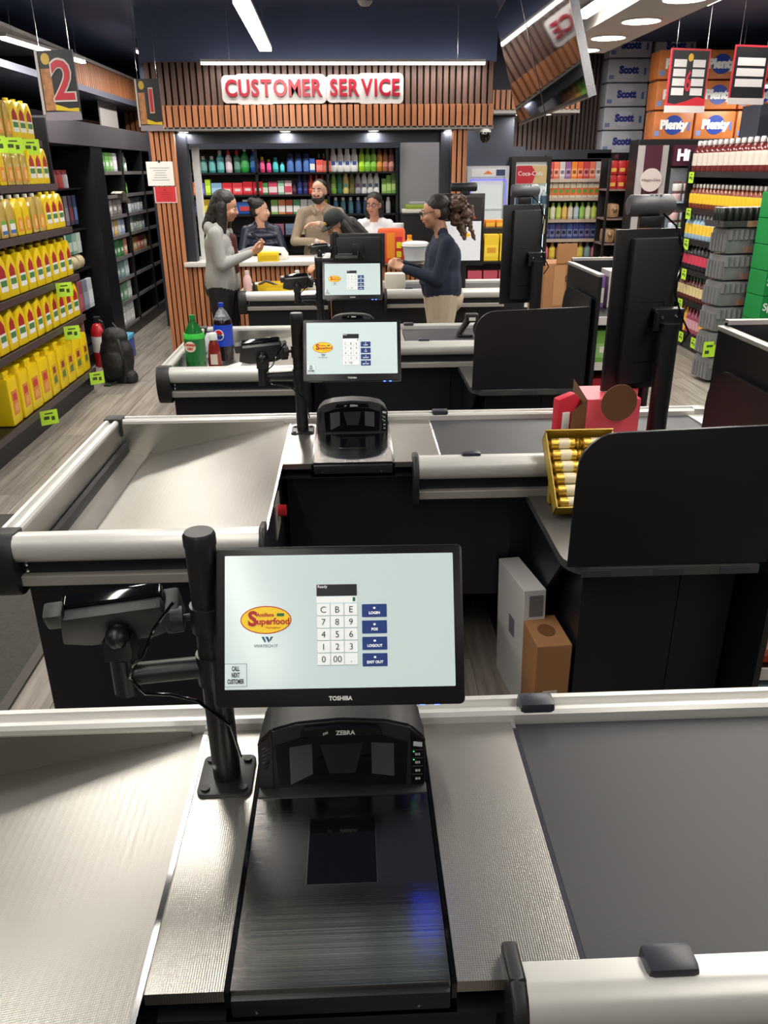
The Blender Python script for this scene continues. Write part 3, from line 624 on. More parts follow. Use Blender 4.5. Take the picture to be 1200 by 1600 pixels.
for k, (n_, c1) in enumerate((('green', (40, 110, 60)), ('red', (196, 70, 60)))):
    goods('lotion_bottle', bottle('lotion_bottle', .2, .025, c_(*c1), WHT, c_(*[v+30 for v in c1]), 'spray'), (-.355+k*.06, yb+.1, z1), 'slim %s lotion bottle on the top shelf of the middle bay' % n_, 'bottle', 'slim lotion bottles')
# middle bay, second and third shelf
x = -1.03
for n_, c1, c2, w, h in (('green', (70, 150, 80), (220, 230, 220), .07, .13), ('rose', (214, 70, 110), (240, 220, 225), .11, .14), ('mint', (150, 200, 170), (230, 235, 230), .08, .15), ('pale pink', (226, 190, 200), (220, 80, 100), .09, .15)):
    goods('wash_carton', carton('wash_carton', w-.008, .1, h, c_(*c1), c_(*c2)), (x+w/2, yb, z2), '%s wash carton on the second shelf of the middle bay' % n_, 'carton', 'wash cartons'); x += w
for k, (n_, c1) in enumerate((('plum', (70, 40, 60)), ('deep blue', (40, 60, 150)), ('indigo', (50, 50, 110)), ('coral red', (220, 70, 50)), ('orange', (236, 96, 40)), ('cherry', (190, 40, 50)), ('wine', (120, 30, 50)))):
    goods('body_spray', bottle('body_spray', .21-.05*(k == 0), .03, c_(*c1), c_(*[max(0, v-20) for v in c1]), c_(*[min(255, v+40) for v in c1]), 'std', .7), (-.66+k*.068, yb, z2), '%s body spray bottle on the second shelf of the middle bay' % n_, 'bottle', 'body sprays')
for k, (n_, c1, c2) in enumerate((('lime', (150, 190, 90), (240, 240, 235)), ('orange', (230, 150, 90), (240, 240, 240)), ('red', (200, 80, 60), (240, 235, 230)), ('green', (80, 160, 110), (235, 240, 240)), ('white', (225, 228, 228), (200, 205, 210)), ('silver', (205, 210, 212), (235, 235, 235)), ('grey', (190, 196, 200), (120, 150, 190)), ('yellow', (232, 200, 60), (200, 60, 50)))):
    goods('soap_carton', carton('soap_carton', .08, .1, .16, c_(*c1), c_(*c2)), (-.9+k*.088, yb, z3), '%s soap carton on the third shelf of the middle bay' % n_, 'carton', 'soap cartons')
for k in range(6):
    cc = ((190, 180, 170), (160, 100, 120), (120, 140, 170), (200, 190, 150), (150, 160, 150), (170, 120, 100))[k]
    goods('folded_towel', carton('folded_towel', .12, .16, .12, c_(*cc), c_(*[v-20 for v in cc])), (-1.0+k*.14, yb, z4), '%s pale boxed item from the left on the fourth shelf behind the desk' % ORD[k], 'box', 'boxed items')
# right bay
for k in range(4): goods('shampoo_bottle', bottle('shampoo_bottle', .25, .042, WHT, c_(226, 228, 236), c_(238, 240, 244), 'sham', .6, c_(60, 80, 150)), (-.185+k*.083, yb, z1), '%s white shampoo bottle from the left on the right bay top shelf' % ORD[k], 'bottle', 'white shampoo bottles')
for k, (n_, c1, h) in enumerate((('lime green', (150, 200, 40), .26), ('leaf green', (120, 180, 60), .25), ('green yellow', (110, 170, 50), .25), ('amber', (176, 120, 40), .24), ('copper', (160, 96, 70), .24), ('rose brown', (170, 110, 100), .24))):
    goods('shampoo_bottle', bottle('shampoo_bottle', h, .034, c_(*c1), c_(*[int(v*.8) for v in c1]), c_(*[min(255, v+35) for v in c1]), 'sham', .6), (.15+k*.07, yb, z1), '%s shampoo bottle on the top shelf of the right bay' % n_, 'bottle', 'coloured shampoo bottles')
for k, (n_, c1, c2) in enumerate((('lime', (130, 180, 70), (200, 220, 150)), ('dark green', (40, 110, 80), (60, 150, 110)), ('cream gold', (220, 200, 120), (110, 190, 190)), ('olive', (110, 110, 60), (150, 140, 90)), ('lilac grey', (170, 165, 175), (120, 90, 130)), ('white', (228, 230, 230), (90, 110, 120)), ('plain white', (232, 233, 232), (100, 120, 150)), ('snow white', (236, 236, 236), (90, 110, 140)))):
    goods('conditioner_bottle', bottle('conditioner_bottle', .24, .036, c_(*c1), c_(*[int(v*.85) for v in c1]), c_(*c1), 'sham', .65, c_(*c2)), (-.19+k*.073, yb, z2), '%s conditioner bottle on the second shelf of the right bay' % n_, 'bottle', 'conditioner bottles')
for k, h in enumerate((.16, .2, .24)): goods('hair_oil_carton', carton('hair_oil_carton', .055, .08, h, c_(120, 170, 80), c_(170, 200, 120)), (.41+k*.058, yb, z2), '%s green hair oil carton stepping up at the right bay edge' % ('shortest', 'middle', 'tallest')[k], 'carton', 'green cartons')
for k in range(8):
    cc = ((60, 110, 150), (70, 120, 140), (80, 130, 160), (50, 90, 130), (60, 100, 150), (190, 180, 178), (200, 170, 170), (214, 214, 216))[k]
    goods('lotion_pump', bottle('lotion_pump', .18, .03, c_(*cc), WHT, c_(*[min(255, v+20) for v in cc]), 'sham', .7), (-.17+k*.09, yb, z3), '%s lotion bottle from the left on the third shelf, right bay' % ORD[k], 'bottle', 'lotion bottles')

# ------------------------------------------------------------------ service sign
sg = thing('lettered_sign', 'red CUSTOMER SERVICE lettering on a white cut-out board', 'sign', (-.32, CY_-.03, 2.565))
SR = mat('sign_red', (134, 18, 38), .35); SWt = mat('sign_white', (180, 176, 177), .4)
adv = []; cx = 0
for ch in 'CUSTOMER SERVICE':
    if ch == ' ': cx += .07; continue
    tm = text_mesh(ch, .2, SR, ext=.01, bold=.006); xs = [v.co.x for v in tm.vertices]; w = max(xs)-min(xs); adv.append((tm, cx-min(xs), w)); cx += w+.02
fx = 1.68/cx; bk = MB(); adv_d = []
for tm, x0, w in adv:
    f = ob('lettering', tm, sg, ((x0-cx/2)*fx, -.034, 0), (pi/2, 0, 0)); f.scale = (fx, 1, 1)
    adv_d.append(1); xm = min(v.co.x for v in tm.vertices); c0 = (x0+xm+w/2-cx/2)*fx; hh = .25+.012*((len(bk.v)//7) % 3-1)
    bk.prism(rrect(w*fx+.07, hh, .045, 4, c0, 0), -.022-.0006*len(adv_d), .0, 'y', 0)
bk.prism(rrect(1.66, .2, .04, 4), -.02, 0, 'y')
part('backing_board', bk, SWt, sg)
# notices on the column
o = part('paper_notice', MB().box(-.13, .13, -.002, 0, -.11, .11), mat('notice_paper', (226, 224, 220), .6), None, loc=(-1.865, CY_-.034, 1.83)); tag(o, 'white printed notice clipped to the slatted column', 'notice')
for k, s_ in enumerate((.19, .13, .1, .12, .13, .17)): part('print_line', MB().box(-s_/2, s_/2, -.0026, -.002, .05-k*.022, .055-k*.022), c_(130, 130, 132), o)
part('clip', MB().box(-.008, .008, -.008, .002, .1, .125), BLKP, o)
o = part('red_notice', MB().box(-.11, .11, -.002, 0, -.075, .075).box(-.1, .1, -.003, -.002, -.065, .075, 0, 1), [c_(220, 190, 190), c_(196, 44, 54)], None, loc=(-1.835, CY_-.034, 1.635)); tag(o, 'red notice hanging below the white notice on the column', 'notice')
for k in range(4): part('print_line', MB().box(-.06+.01*k, .06-.008*k, -.0036, -.003, .02-k*.02, .025-k*.02), c_(150, 30, 40), o)
part('seal', MB().tube([(0, -.004, .045), (0, -.003, .045)], .012, 12), c_(150, 30, 40), o)
# dome camera at the fascia corner
t = thing('dome_camera', 'black dome security camera under the right end of the fascia', 'camera', (1.35, CY_-.02, 2.21))
part('mount', MB().tube([(0, 0, 0), (0, 0, -.03)], .055, 16), WHITE, t, True); part('dome', MB().lathe([(.05, -.03), (.055, -.06), (.045, -.1), (.02, -.125), (.001, -.13)], 16), BLKG, t, True)
# ------------------------------------------------------------------ people
def V(*a): return Vector(a)
def cap_bm(bm, p0, r0, p1, r1, n=12):
    p0, p1 = Vector(p0), Vector(p1); d = p1-p0; L = d.length; d = d/L if L > 1e-6 else Vector((0, 0, 1)); u = d.orthogonal().normalized(); w = d.cross(u)
    st = [(-r0*cos(a), r0*sin(a)) for a in (.001, .4, .8, 1.2, pi/2)]+[(L+r1*sin(a), r1*cos(a)) for a in (0, .4, .8, 1.2, pi/2-.001)]
    rings = [[bm.verts.new(p0+d*h+(u*cos(2*pi*k/n)+w*sin(2*pi*k/n))*r) for k in range(n)] for h, r in st]
    for a, b in zip(rings, rings[1:]):
        for k in range(n): bm.faces.new((a[k], a[(k+1) % n], b[(k+1) % n], b[k]))
    bm.faces.new(rings[0][::-1]); bm.faces.new(rings[-1])
def ell_bm(bm, c, r, R=None):
    m = Matrix.Translation(c) @ (R.to_4x4() if R else Matrix()) @ Matrix.Diagonal((*r, 1))
    bmesh.ops.create_icosphere(bm, subdivisions=3, radius=1, matrix=m)
def blend(name, prims, mats, voxel, smooth_it=4, parent=None, disp=0, dscale=.03):
    """one continuous skin grown over overlapping capsules ('c') and ellipsoids ('e')"""
    bm = bmesh.new()
    for p in prims:
        b2 = bmesh.new()
        if p[0] == 'c': cap_bm(b2, p[1], p[2], p[3], p[4])
        else: ell_bm(b2, p[1], p[2], p[3])
        tmp = bpy.data.meshes.new('t'); b2.to_mesh(tmp); b2.free(); bm.from_mesh(tmp); bpy.data.meshes.remove(tmp)
    me = bpy.data.meshes.new(name); bm.to_mesh(me); bm.free()
    o = bpy.data.objects.new('tmp', me); C.objects.link(o)
    r = o.modifiers.new('r', 'REMESH'); r.mode = 'VOXEL'; r.voxel_size = voxel
    s = o.modifiers.new('s', 'SMOOTH'); s.factor = .5; s.iterations = smooth_it
    if disp:
        tx = bpy.data.textures.new('curl', 'CLOUDS'); tx.noise_scale = dscale
        d = o.modifiers.new('d', 'DISPLACE'); d.texture = tx; d.strength = disp; d.mid_level = .5
    dg = bpy.context.evaluated_depsgraph_get(); out = bpy.data.meshes.new_from_object(o.evaluated_get(dg)); bpy.data.objects.remove(o)
    out.name = name; out.materials.clear()
    for m in mats: out.materials.append(m)
    n = len(out.polygons); cs = np.zeros(n*3, np.float32); out.polygons.foreach_get('center', cs); cs = cs.reshape(-1, 3)
    best = np.full(n, 1e9); mi = np.zeros(n, np.int32)
    for p in prims:
        if p[0] == 'c':
            a, b = np.array(p[1]), np.array(p[3]); ab = b-a; L = max(ab@ab, 1e-9); t = np.clip((cs-a)@ab/L, 0, 1)
            d = np.linalg.norm(cs-(a+t[:, None]*ab), axis=1)-(p[2]+(p[4]-p[2])*t)
        else:
            R = np.array(p[3].transposed()) if p[3] else np.eye(3); q = (cs-np.array(p[1]))@R.T
            k = np.linalg.norm(q/np.array(p[2]), axis=1); d = (k-1)*min(p[2])
        w = d < best; best[w] = d[w]; mi[w] = p[-1]
    out.polygons.foreach_set('material_index', mi); out.polygons.foreach_set('use_smooth', np.ones(n, bool)); out.update()
    return ob(name, out, parent)
def hand(prims, wrist, d, nrm, side, mi, curl=.5, k=1.0):
    d = d.normalized(); s = d.cross(nrm).normalized()*side; nrm = nrm.normalized()
    for j in range(4):
        off = (j-1.5)*.0175*k; kn = wrist+d*(.085-.004*abs(j-1.2))*k+s*off
        prims.append(('c', wrist+d*.012+s*off*.7, .0155*k, kn, .0115*k, mi))
        L = (.036, .042, .039, .03)[j]*k; a = curl; p = kn; dd = d.copy()
        for q in range(3):
            dd = (d*cos(a*(q+1)*.8)+nrm*sin(a*(q+1)*.8)).normalized(); e = p+dd*L*(1-.18*q); prims.append(('c', p, (.0098-.0008*q)*k, e, (.009-.0008*q)*k, mi)); p = e
    b = wrist+d*.03*k-s*.03*k; m_ = b+(d*.03-s*.022+nrm*.016)*k; e = m_+(d*.03-s*.004+nrm*.012)*k
    prims += [('c', wrist+d*.02-s*.015, .014*k, b, .0135*k, mi), ('c', b, .0125*k, m_, .0105*k, mi), ('c', m_, .0105*k, e, .009*k, mi)]
SKIN = {k: mat('skin_'+k, c, .5, noise=.06, nscale=12) for k, c in {'tan': (178, 128, 104), 'light': (206, 158, 134), 'mid': (190, 140, 112)}.items()}
HAIRB = mat('black_hair', (22, 18, 18), .6, noise=.3, nscale=40, stretch=(8, 8, .6)); HAIRC = mat('curly_brown_hair', (84, 62, 50), .5, noise=.5, nscale=60); HAIRD = mat('dark_brown_hair', (34, 26, 24), .6, noise=.3, nscale=40)
LIP = c_(158, 82, 78); EYEW = c_(232, 230, 226, .2); EYED = c_(36, 24, 20, .15)
def person(label, loc, rotz, J, mats, hairs=(), hairmat=HAIRB, head_rot=(0, 0), skin='tan', beard=None, glasses=False, hairvox=.007, extra=None, hairdisp=0, brow=HAIRB):
    """J: joint dict in metres, person faces -Y. mats: [skin, top, trousers, shoes, inner]"""
    root = thing('person', label, 'person', loc, rotz, 'people at the service desk and checkouts')
    ms = [SKIN[skin]]+mats; pr = []
    H = J['head']; Rz = Matrix.Rotation(head_rot[0], 3, 'Z') @ Matrix.Rotation(head_rot[1], 3, 'X')
    hp = lambda x, y, z: H+Rz @ V(x, y, z)
    pr += [('e', hp(0, .012, .025), (.076, .094, .092), Rz, 0), ('e', hp(0, -.028, -.045), (.06, .062, .068), Rz, 0), ('e', hp(0, -.058, -.082), (.03, .028, .026), Rz, 0),
           ('c', hp(0, -.085, .012), .009, hp(0, -.104, -.028), .0135, 0), ('e', hp(.018, -.09, -.03), (.009, .01, .008), Rz, 0), ('e', hp(-.018, -.09, -.03), (.009, .01, .008), Rz, 0), ('e', hp(.075, .014, -.012), (.012, .02, .03), Rz, 0), ('e', hp(-.075, .014, -.012), (.012, .02, .03), Rz, 0),
           ('e', hp(0, -.082, -.055), (.024, .016, .016), Rz, 0), ('e', hp(.04, -.068, -.03), (.024, .022, .026), Rz, 0), ('e', hp(-.04, -.068, -.03), (.024, .022, .026), Rz, 0)]
    N, B, Pv = J['neck'], J['chest'], J['pelvis']
    pr += [('c', N+V(0, 0, -.02), .055, hp(0, .018, -.05), .05, 0)]
    sw = J.get('sw', .17); fat = J.get('fat', 1.0)
    Sh = [J.get('shL', N+V(sw, .01, -.065)), J.get('shR', N+V(-sw, .01, -.065))]
    pr += [('c', N+V(0, .01, -.05), .062, B, .1*fat, 1), ('c', Sh[0]*.55+N*.45+V(0, 0, -.01), .058, Sh[0]+V(-.015, 0, -.01), .06, 1), ('c', Sh[1]*.55+N*.45+V(0, 0, -.01), .058, Sh[1]+V(.015, 0, -.01), .06, 1)]
    for sx in (1, -1):
        pr += [('c', B+V(.07*sx, 0, .04), .1*fat, B+V(.065*sx, -.005, -.12), .098*fat, 1), ('c', B+V(.06*sx, 0, -.1), .1*fat, Pv+V(.07*sx, 0, .08), .108*fat, 1), ('c', Pv+V(.07*sx, 0, .07), .113*fat, Pv+V(.075*sx, 0, .0), .115*fat, 1)]
    if J.get('bust'):
        for sx in (1, -1): pr.append(('e', B+V(.065*sx, -.075, -.03), (.07, .06, .07), None, 1))
    for s, sx in (('L', 1), ('R', -1)):
        E_, Wr = J['el'+s], J['wr'+s]; sh = Sh[0] if sx == 1 else Sh[1]
        pr += [('c', sh, .06, E_, .05, 1), ('c', E_, .05, Wr, .036, 1)]
        dd = (Wr-E_).normalized(); hd = J.get('hd'+s, dd)
        pr.append(('c', Wr+dd*.01, .027, Wr+dd*.03, .026, 0))
        hand(pr, Wr+dd*.02, hd, J.get('hn'+s, V(0, 0, -1)), sx, 0, J.get('curl', .55))
        Kn, An = J['kn'+s], J['an'+s]
        pr += [('c', Pv+V(.085*sx, .0, -.03), .105*fat, Kn, .066, 2), ('c', Kn, .064, An, .048, 2), ('c', An+V(0, .03, -.055), .035, An+V(0, -.13, -.065), .033, 3)]
    if J.get('seat'): pr.append(('e', Pv+V(0, .06, -.04), (.15, .1, .13), None, 2))
    if extra: pr += extra(hp, J)
    b = blend('body', pr, ms, J.get('vox', .0085), 5, root)
    # face
    f = MB(); 
    for sx in (1, -1):
        e = MB(); e.ball((0, 0, 0), (.012, .007, .0062), 10); o = part('eye', e, EYEW, b, True, loc=hp(.03*sx, -.076, .004), rot=Rz.to_euler())
        part('iris', MB().ball((0, -.0045, 0), (.0062, .004, .006), 8), EYED, o, True)
        part('eyebrow', MB().tube([(-.018, 0, -.002), (0, -.004, .003), (.018, 0, -.001)], .0038, 6), brow, b, True, loc=hp(.032*sx, -.087, .027), rot=Rz.to_euler())
    part('lips', MB().ball((0, 0, 0), (.022, .008, .0085), 12), LIP, b, True, loc=hp(0, -.094, -.057), rot=Rz.to_euler())
    if glasses:
        g = MB()
        for sx in (1, -1):
            g.tube([(sx*.033+.024*cos(a*pi/6), 0, .018*sin(a*pi/6)) for a in range(13)], .003, 6, False); g.tube([(sx*.056, 0, .004), (sx*.078, .09, .006)], .0022, 6)
        g.tube([(-.01, 0, .002), (.01, 0, .002)], .002, 6)
        part('eyeglasses', g, BLKP, b, True, loc=hp(0, -.103, .004), rot=Rz.to_euler())
    if beard:
        blend('beard', [('e', hp(0, -.045, -.088), (.058, .05, .045), Rz, 0), ('c', hp(.06, -.02, -.045), .018, hp(.05, -.045, -.08), .025, 0), ('c', hp(-.06, -.02, -.045), .018, hp(-.05, -.045, -.08), .025, 0), ('c', hp(.028, -.09, -.045), .009, hp(-.028, -.09, -.045), .009, 0)], [beard], .005, 2, b, .008, .012)
    if hairs:
        hr = []
        for q in hairs:
            if q[0] == 'e': hr.append(('e', hp(*q[1]), q[2], Rz, 0))
            else: hr.append(('c', hp(*q[1]), q[2], hp(*q[3]), q[4], 0))
        blend('hair', hr, [hairmat], hairvox, 3, b, .008, .02)
    return root, b, hp, Rz
CAPH = [('e', (0, .03, .048), (.085, .1, .084)), ('e', (0, .05, -.02), (.083, .075, .07))]

# woman in a grey hooded top, side on, looking at a phone
GREYH = mat('grey_fleece', (150, 150, 148), .85, noise=.12, nscale=60, bump=.3, bscale=300)
J = dict(head=V(0, -.06, 1.575), neck=V(0, .0, 1.43), chest=V(0, .02, 1.24), pelvis=V(0, .02, .96), sw=.17, fat=1.15, bust=True, seat=True,
         elL=V(.2, -.03, 1.13), wrL=V(.06, -.25, 1.22), elR=V(-.2, -.04, 1.12), wrR=V(-.06, -.24, 1.2), hnL=V(-.7, 0, .5), hnR=V(.7, 0, .5), curl=.7,
         knL=V(.09, 0, .5), knR=V(-.1, .02, .5), anL=V(.09, .02, .1), anR=V(-.1, .04, .1))
def hood(hp, J): N = J['neck']; return [('e', N+V(0, .085, -.03), (.11, .06, .075), None, 1), ('c', N+V(.09, .01, -.01), .035, N+V(.05, -.06, -.06), .028, 1), ('c', N+V(-.09, .01, -.01), .035, N+V(-.05, -.06, -.06), .028, 1)]
def hood1(hp, J):
    N, B, P_ = J['neck'], J['chest'], J['pelvis']
    return hood(hp, J)+[('c', B+V(0, -.105, .08), .045, P_+V(0, -.125, .1), .03, 4)]
r, b, hp, Rz = person('woman in a grey hooded top looking at her phone by the column', (-1.1, 7.25, 0), radians(82), J, [GREYH, mat('black_trousers', (20, 20, 24), .8), BLKP, mat('dark_red_top', (70, 22, 28), .8, noise=.6, nscale=40)],
    CAPH+[('c', (0, .07, .02), .07, (.01, .1, -.2), .075), ('c', (.06, .02, .0), .045, (.07, -.02, -.2), .045), ('c', (-.06, .02, .0), .045, (-.07, -.02, -.2), .045), ('c', (.07, -.02, -.2), .042, (.06, -.05, -.38), .022), ('c', (-.07, -.02, -.2), .042, (-.06, -.05, -.36), .022), ('c', (0, .1, -.15), .06, (0, .1, -.3), .035)], HAIRB, (0, .28), 'mid', extra=hood1)
ph = thing('smartphone', 'dark smartphone with a yellow back held by the hooded woman', 'phone', (-.79, 7.25, 1.315), radians(82))
part('phone_body', MB().prism(rrect(.072, .145, .01, 3), -.004, .004, 'z', .001), BLKG, ph, rot=(radians(40), 0, 0)); part('phone_back', MB().prism(rrect(.06, .06, .004, 2, 0, .03), -.006, -.004, 'z'), c_(210, 180, 40), ph, rot=(radians(40), 0, 0))

# woman in a navy sweatshirt with a curly ponytail, side on
NAVYS = mat('navy_fleece', (24, 32, 52), .9, noise=.12, nscale=30, bump=.2, bscale=250)
J = dict(head=V(0, -.04, 1.55), neck=V(0, .02, 1.4), chest=V(0, .03, 1.2), pelvis=V(0, .02, 1.0), sw=.19, fat=1.3, bust=True, seat=True,
         elL=V(.22, -.05, 1.08), wrL=V(.1, -.27, 1.15), elR=V(-.2, -.06, 1.07), wrR=V(-.06, -.28, 1.17), hnL=V(-.6, 0, -.6), hnR=V(.6, 0, -.6), curl=.75,
         knL=V(.1, 0, .48), knR=V(-.1, .03, .48), anL=V(.1, .02, .1), anR=V(-.1, .06, .1))
def navyx(hp, J):
    N, P_, B = J['neck'], J['pelvis'], J['chest']
    return [('c', N+V(.05, 0, .0), .04, N+V(-.05, 0, .0), .04, 1), ('e', P_+V(0, -.01, .04), (.2, .165, .06), None, 1), ('e', P_+V(0, .04, -.08), (.18, .14, .14), None, 2)]
r, b, hp, Rz = person('woman in a navy sweatshirt and khaki trousers with a curly ponytail', (.68, 6.45, 0), radians(-86), J, [NAVYS, mat('khaki_cloth', (188, 172, 150), .85, noise=.08, nscale=30), BLKP, NAVYS],
    [('e', (0, .028, .048), (.083, .098, .08)), ('e', (0, .05, -.01), (.081, .075, .065))], HAIRD, (0, .16), 'mid', glasses=True, extra=navyx)
pony = []
random.seed(5)
for k in range(26):
    a = hp(random.uniform(-.05, .05), random.uniform(.13, .24), random.uniform(-.1, .075)); pony.append(('e', a, (.035, .035, .03), None, 0))
for k in range(12):
    a = hp(random.uniform(-.05, .05), random.uniform(.17, .28), random.uniform(-.17, .02)); pony.append(('c', a, .02, a+V(random.uniform(-.03, .03), random.uniform(-.0, .04), -.09), .009, 0))
blend('ponytail', pony, [HAIRC], .007, 1, b, .03, .022)
part('earring', MB().ball((0, 0, 0), .009, 8), c_(235, 225, 205, .2), b, True, loc=hp(-.083, .014, -.055))

# woman in a dark puffer jacket, head turned
PUFF = mat('navy_puffer', (36, 40, 60), .4, noise=.1)
J = dict(head=V(-.0, -.04, 1.445), neck=V(0, .0, 1.3), chest=V(0, .02, 1.1), pelvis=V(0, .05, .84), sw=.165, fat=1.1, bust=True,
         elL=V(.24, -.06, 1.0), wrL=V(.1, -.28, 1.03), elR=V(-.23, -.06, 1.0), wrR=V(-.08, -.26, 1.04), hnL=V(0, 0, -1), hnR=V(0, 0, -1),
         knL=V(.1, -.1, .45), knR=V(-.1, -.1, .45), anL=V(.1, 0, .1), anR=V(-.1, 0, .1))
def puffx(hp, J):
    B, N = J['chest'], J['neck']; L = [('c', N+V(.045, 0, .0), .045, N+V(-.045, 0, .0), .045, 1)]
    for k in range(4): L += [('e', B+V(0, -.01, .08-k*.085), (.2-.005*k, .145, .048), None, 1)]
    return L
person('woman in a dark puffer jacket behind the desk, hair tied up', (-1.0, 9.55, 0), radians(8), J, [PUFF, BLKP, BLKP, PUFF],
    [('e', (0, .028, .048), (.083, .098, .08)), ('e', (0, .05, -.01), (.081, .075, .065)), ('e', (-.01, .09, .085), (.055, .05, .05))], HAIRB, (radians(68), .05), 'light', extra=puffx)
# bearded man in a taupe hooded top
TAUPE = mat('taupe_fleece', (140, 124, 106), .85, noise=.1, nscale=40, bump=.2, bscale=250)
J = dict(head=V(.0, -.03, 1.64), neck=V(0, .02, 1.48), chest=V(0, .03, 1.25), pelvis=V(0, .04, .94), sw=.205, fat=1.22,
         elL=V(.29, -.05, 1.17), wrL=V(.03, -.24, 1.31), elR=V(-.29, -.07, 1.12), wrR=V(-.03, -.27, 1.14), hdL=V(-1, -.1, .05), hdR=V(1, -.1, -.1), hnL=V(0, -.3, -1), hnR=V(0, -.3, -1), curl=.45,
         knL=V(.11, 0, .5), knR=V(-.11, 0, .5), anL=V(.11, .02, .1), anR=V(-.11, .02, .1))
person('bearded man in a taupe hooded top behind the service desk', (-.33, 9.45, 0), radians(-6), J, [TAUPE, mat('dark_jeans', (40, 44, 56), .8), BLKP, TAUPE],
    [('e', (0, .03, .052), (.078, .091, .073)), ('e', (0, .05, .0), (.08, .07, .05))], HAIRB, (radians(-12), 0), 'light', beard=HAIRB, extra=hood)
# person in a black cap bending at the farthest till
BLKC = mat('black_cloth', (24, 24, 27), .85, noise=.1, nscale=30)
J = dict(head=V(-.0, -.16, 1.375), neck=V(0, -.03, 1.3), chest=V(0, .03, 1.1), pelvis=V(0, .12, .85), sw=.16, fat=1.05,
         elL=V(.2, -.1, .98), wrL=V(.1, -.3, 1.0), elR=V(-.2, -.1, .98), wrR=V(-.1, -.3, 1.0), knL=V(.1, 0, .45), knR=V(-.1, 0, .45), anL=V(.1, .05, .1), anR=V(-.1, .05, .1))
r, b, hp, Rz = person('person in a black cap bending behind the farthest till', (.0, 8.12, 0), radians(-62), J, [BLKC, BLKC, BLKP, BLKC],
    [('c', (0, .07, .0), .075, (.0, .12, -.22), .08), ('c', (.06, .04, -.02), .045, (.08, .04, -.25), .05), ('c', (-.06, .04, -.02), .045, (-.08, .06, -.25), .05), ('c', (0, .13, -.1), .075, (.02, .17, -.25), .06)], HAIRB, (0, .62), 'mid')
cap = MB(); cap.lathe([(.098, -.005), (.1, .02), (.096, .055), (.075, .088), (.04, .105), (.001, .11)], 20); cap.prism([(.085, -.05), (.07, -.12), (.035, -.16), (0, -.17), (-.035, -.16), (-.07, -.12), (-.085, -.05)], .0, .01, 'z', .002)
k_ = part('cap', cap, mat('black_cap', (16, 22, 22), .8), b, True, loc=hp(0, .018, .03), rot=Rz.to_euler())
part('cap_emblem', MB().ball((0, -.098, .04), (.022, .008, .02), 8), c_(200, 170, 40), k_, True); part('cap_emblem', MB().ball((-.09, -.03, .035), (.008, .018, .012), 8), CHR, k_, True)
# woman with glasses and a white top
J = dict(head=V(.0, -.04, 1.495), neck=V(0, .0, 1.35), chest=V(0, .02, 1.15), pelvis=V(0, .05, .88), sw=.16, fat=1.0, bust=True,
         elL=V(.2, -.05, 1.05), wrL=V(.1, -.27, 1.05), elR=V(-.2, -.05, 1.05), wrR=V(-.1, -.27, 1.05), knL=V(.1, -.1, .45), knR=V(-.1, -.1, .45), anL=V(.1, 0, .1), anR=V(-.1, 0, .1))
person('woman with black glasses and a white top behind the service desk', (.27, 9.5, 0), radians(-12), J, [mat('white_cloth', (218, 218, 222), .8), BLKC, BLKP, WHITE],
    CAPH+[('c', (-.06, .04, 0), .05, (-.07, .03, -.2), .045), ('c', (.05, .06, 0), .05, (.05, .07, -.15), .04)], HAIRB, (radians(-8), .1), 'tan', glasses=True)

# ------------------------------------------------------------------ farthest till: monitor seen from behind, screen showing to us
X4, y4 = LANE[4]
t = thing('till_monitor', 'black till monitor seen from behind at the farthest checkout', 'monitor', (X4-.04, y4-.1, 1.19))
hs = part('housing', MB().box(-.245, .245, -.01, .03, -.15, .14, .006), BLKP, t, True); part('rear_cover', MB().box(-.2, .2, -.045, -.01, -.1, .11, .01), BLKP, hs, True)
part('mount_plate', MB().box(-.05, .05, -.07, -.045, -.05, .06, .006).tube([(0, -.07, 0), (0, -.13, -.05), (-.2, -.08, -.05)], .015, 8).tube([(.03, -.07, -.03), (.06, -.08, -.06), (.05, -.08, -.1)], .004, 6), BLKM, hs, True)
part('ridge', MB().box(-.18, .02, -.049, -.045, -.035, -.025), GREYP, hs)
t = thing('customer_display', 'customer display with a white page and logo facing us at farthest checkout', 'display', (.97, 7.2, .88))
part('post', MB().tube([(0, .03, 0), (0, .03, .5)], .03, 16), BLKM, t, True)
s = part('panel', MB().box(-.19, .17, 0, .03, .2, .78, .004), BLKM, t, True)
part('display_page', MB().box(-.165, .145, -.002, 0, .24, .56), mat('white_page', (206, 208, 212), .3, emit=.3), s)
part('display_picture', MB().box(-.165, .145, -.002, 0, .57, .75).add([(-.0, -.003, .58), (.1, -.003, .58), (.05, -.003, .66)], [(0, 1, 2)], 1), [c_(40, 34, 34), c_(190, 80, 50)], s)
part('logo_oval', MB().prism(ellipse(.035, .018, 20, .02, .45), -.004, -.002, 'y'), OVAL, s)
letters('Superfood', .015, RED, s, (.02, -.0045, .45), ext=.0002)
q = part('camera_bar', MB().tube([(-.12, .02, .83), (-.11, .02, .83), (.09, .02, .83), (.1, .02, .83)], [.028, .035, .035, .028], 16), BLKP, t, True); part('camera_stand', MB().box(-.04, .04, .0, .03, .77, .81), BLKM, q)

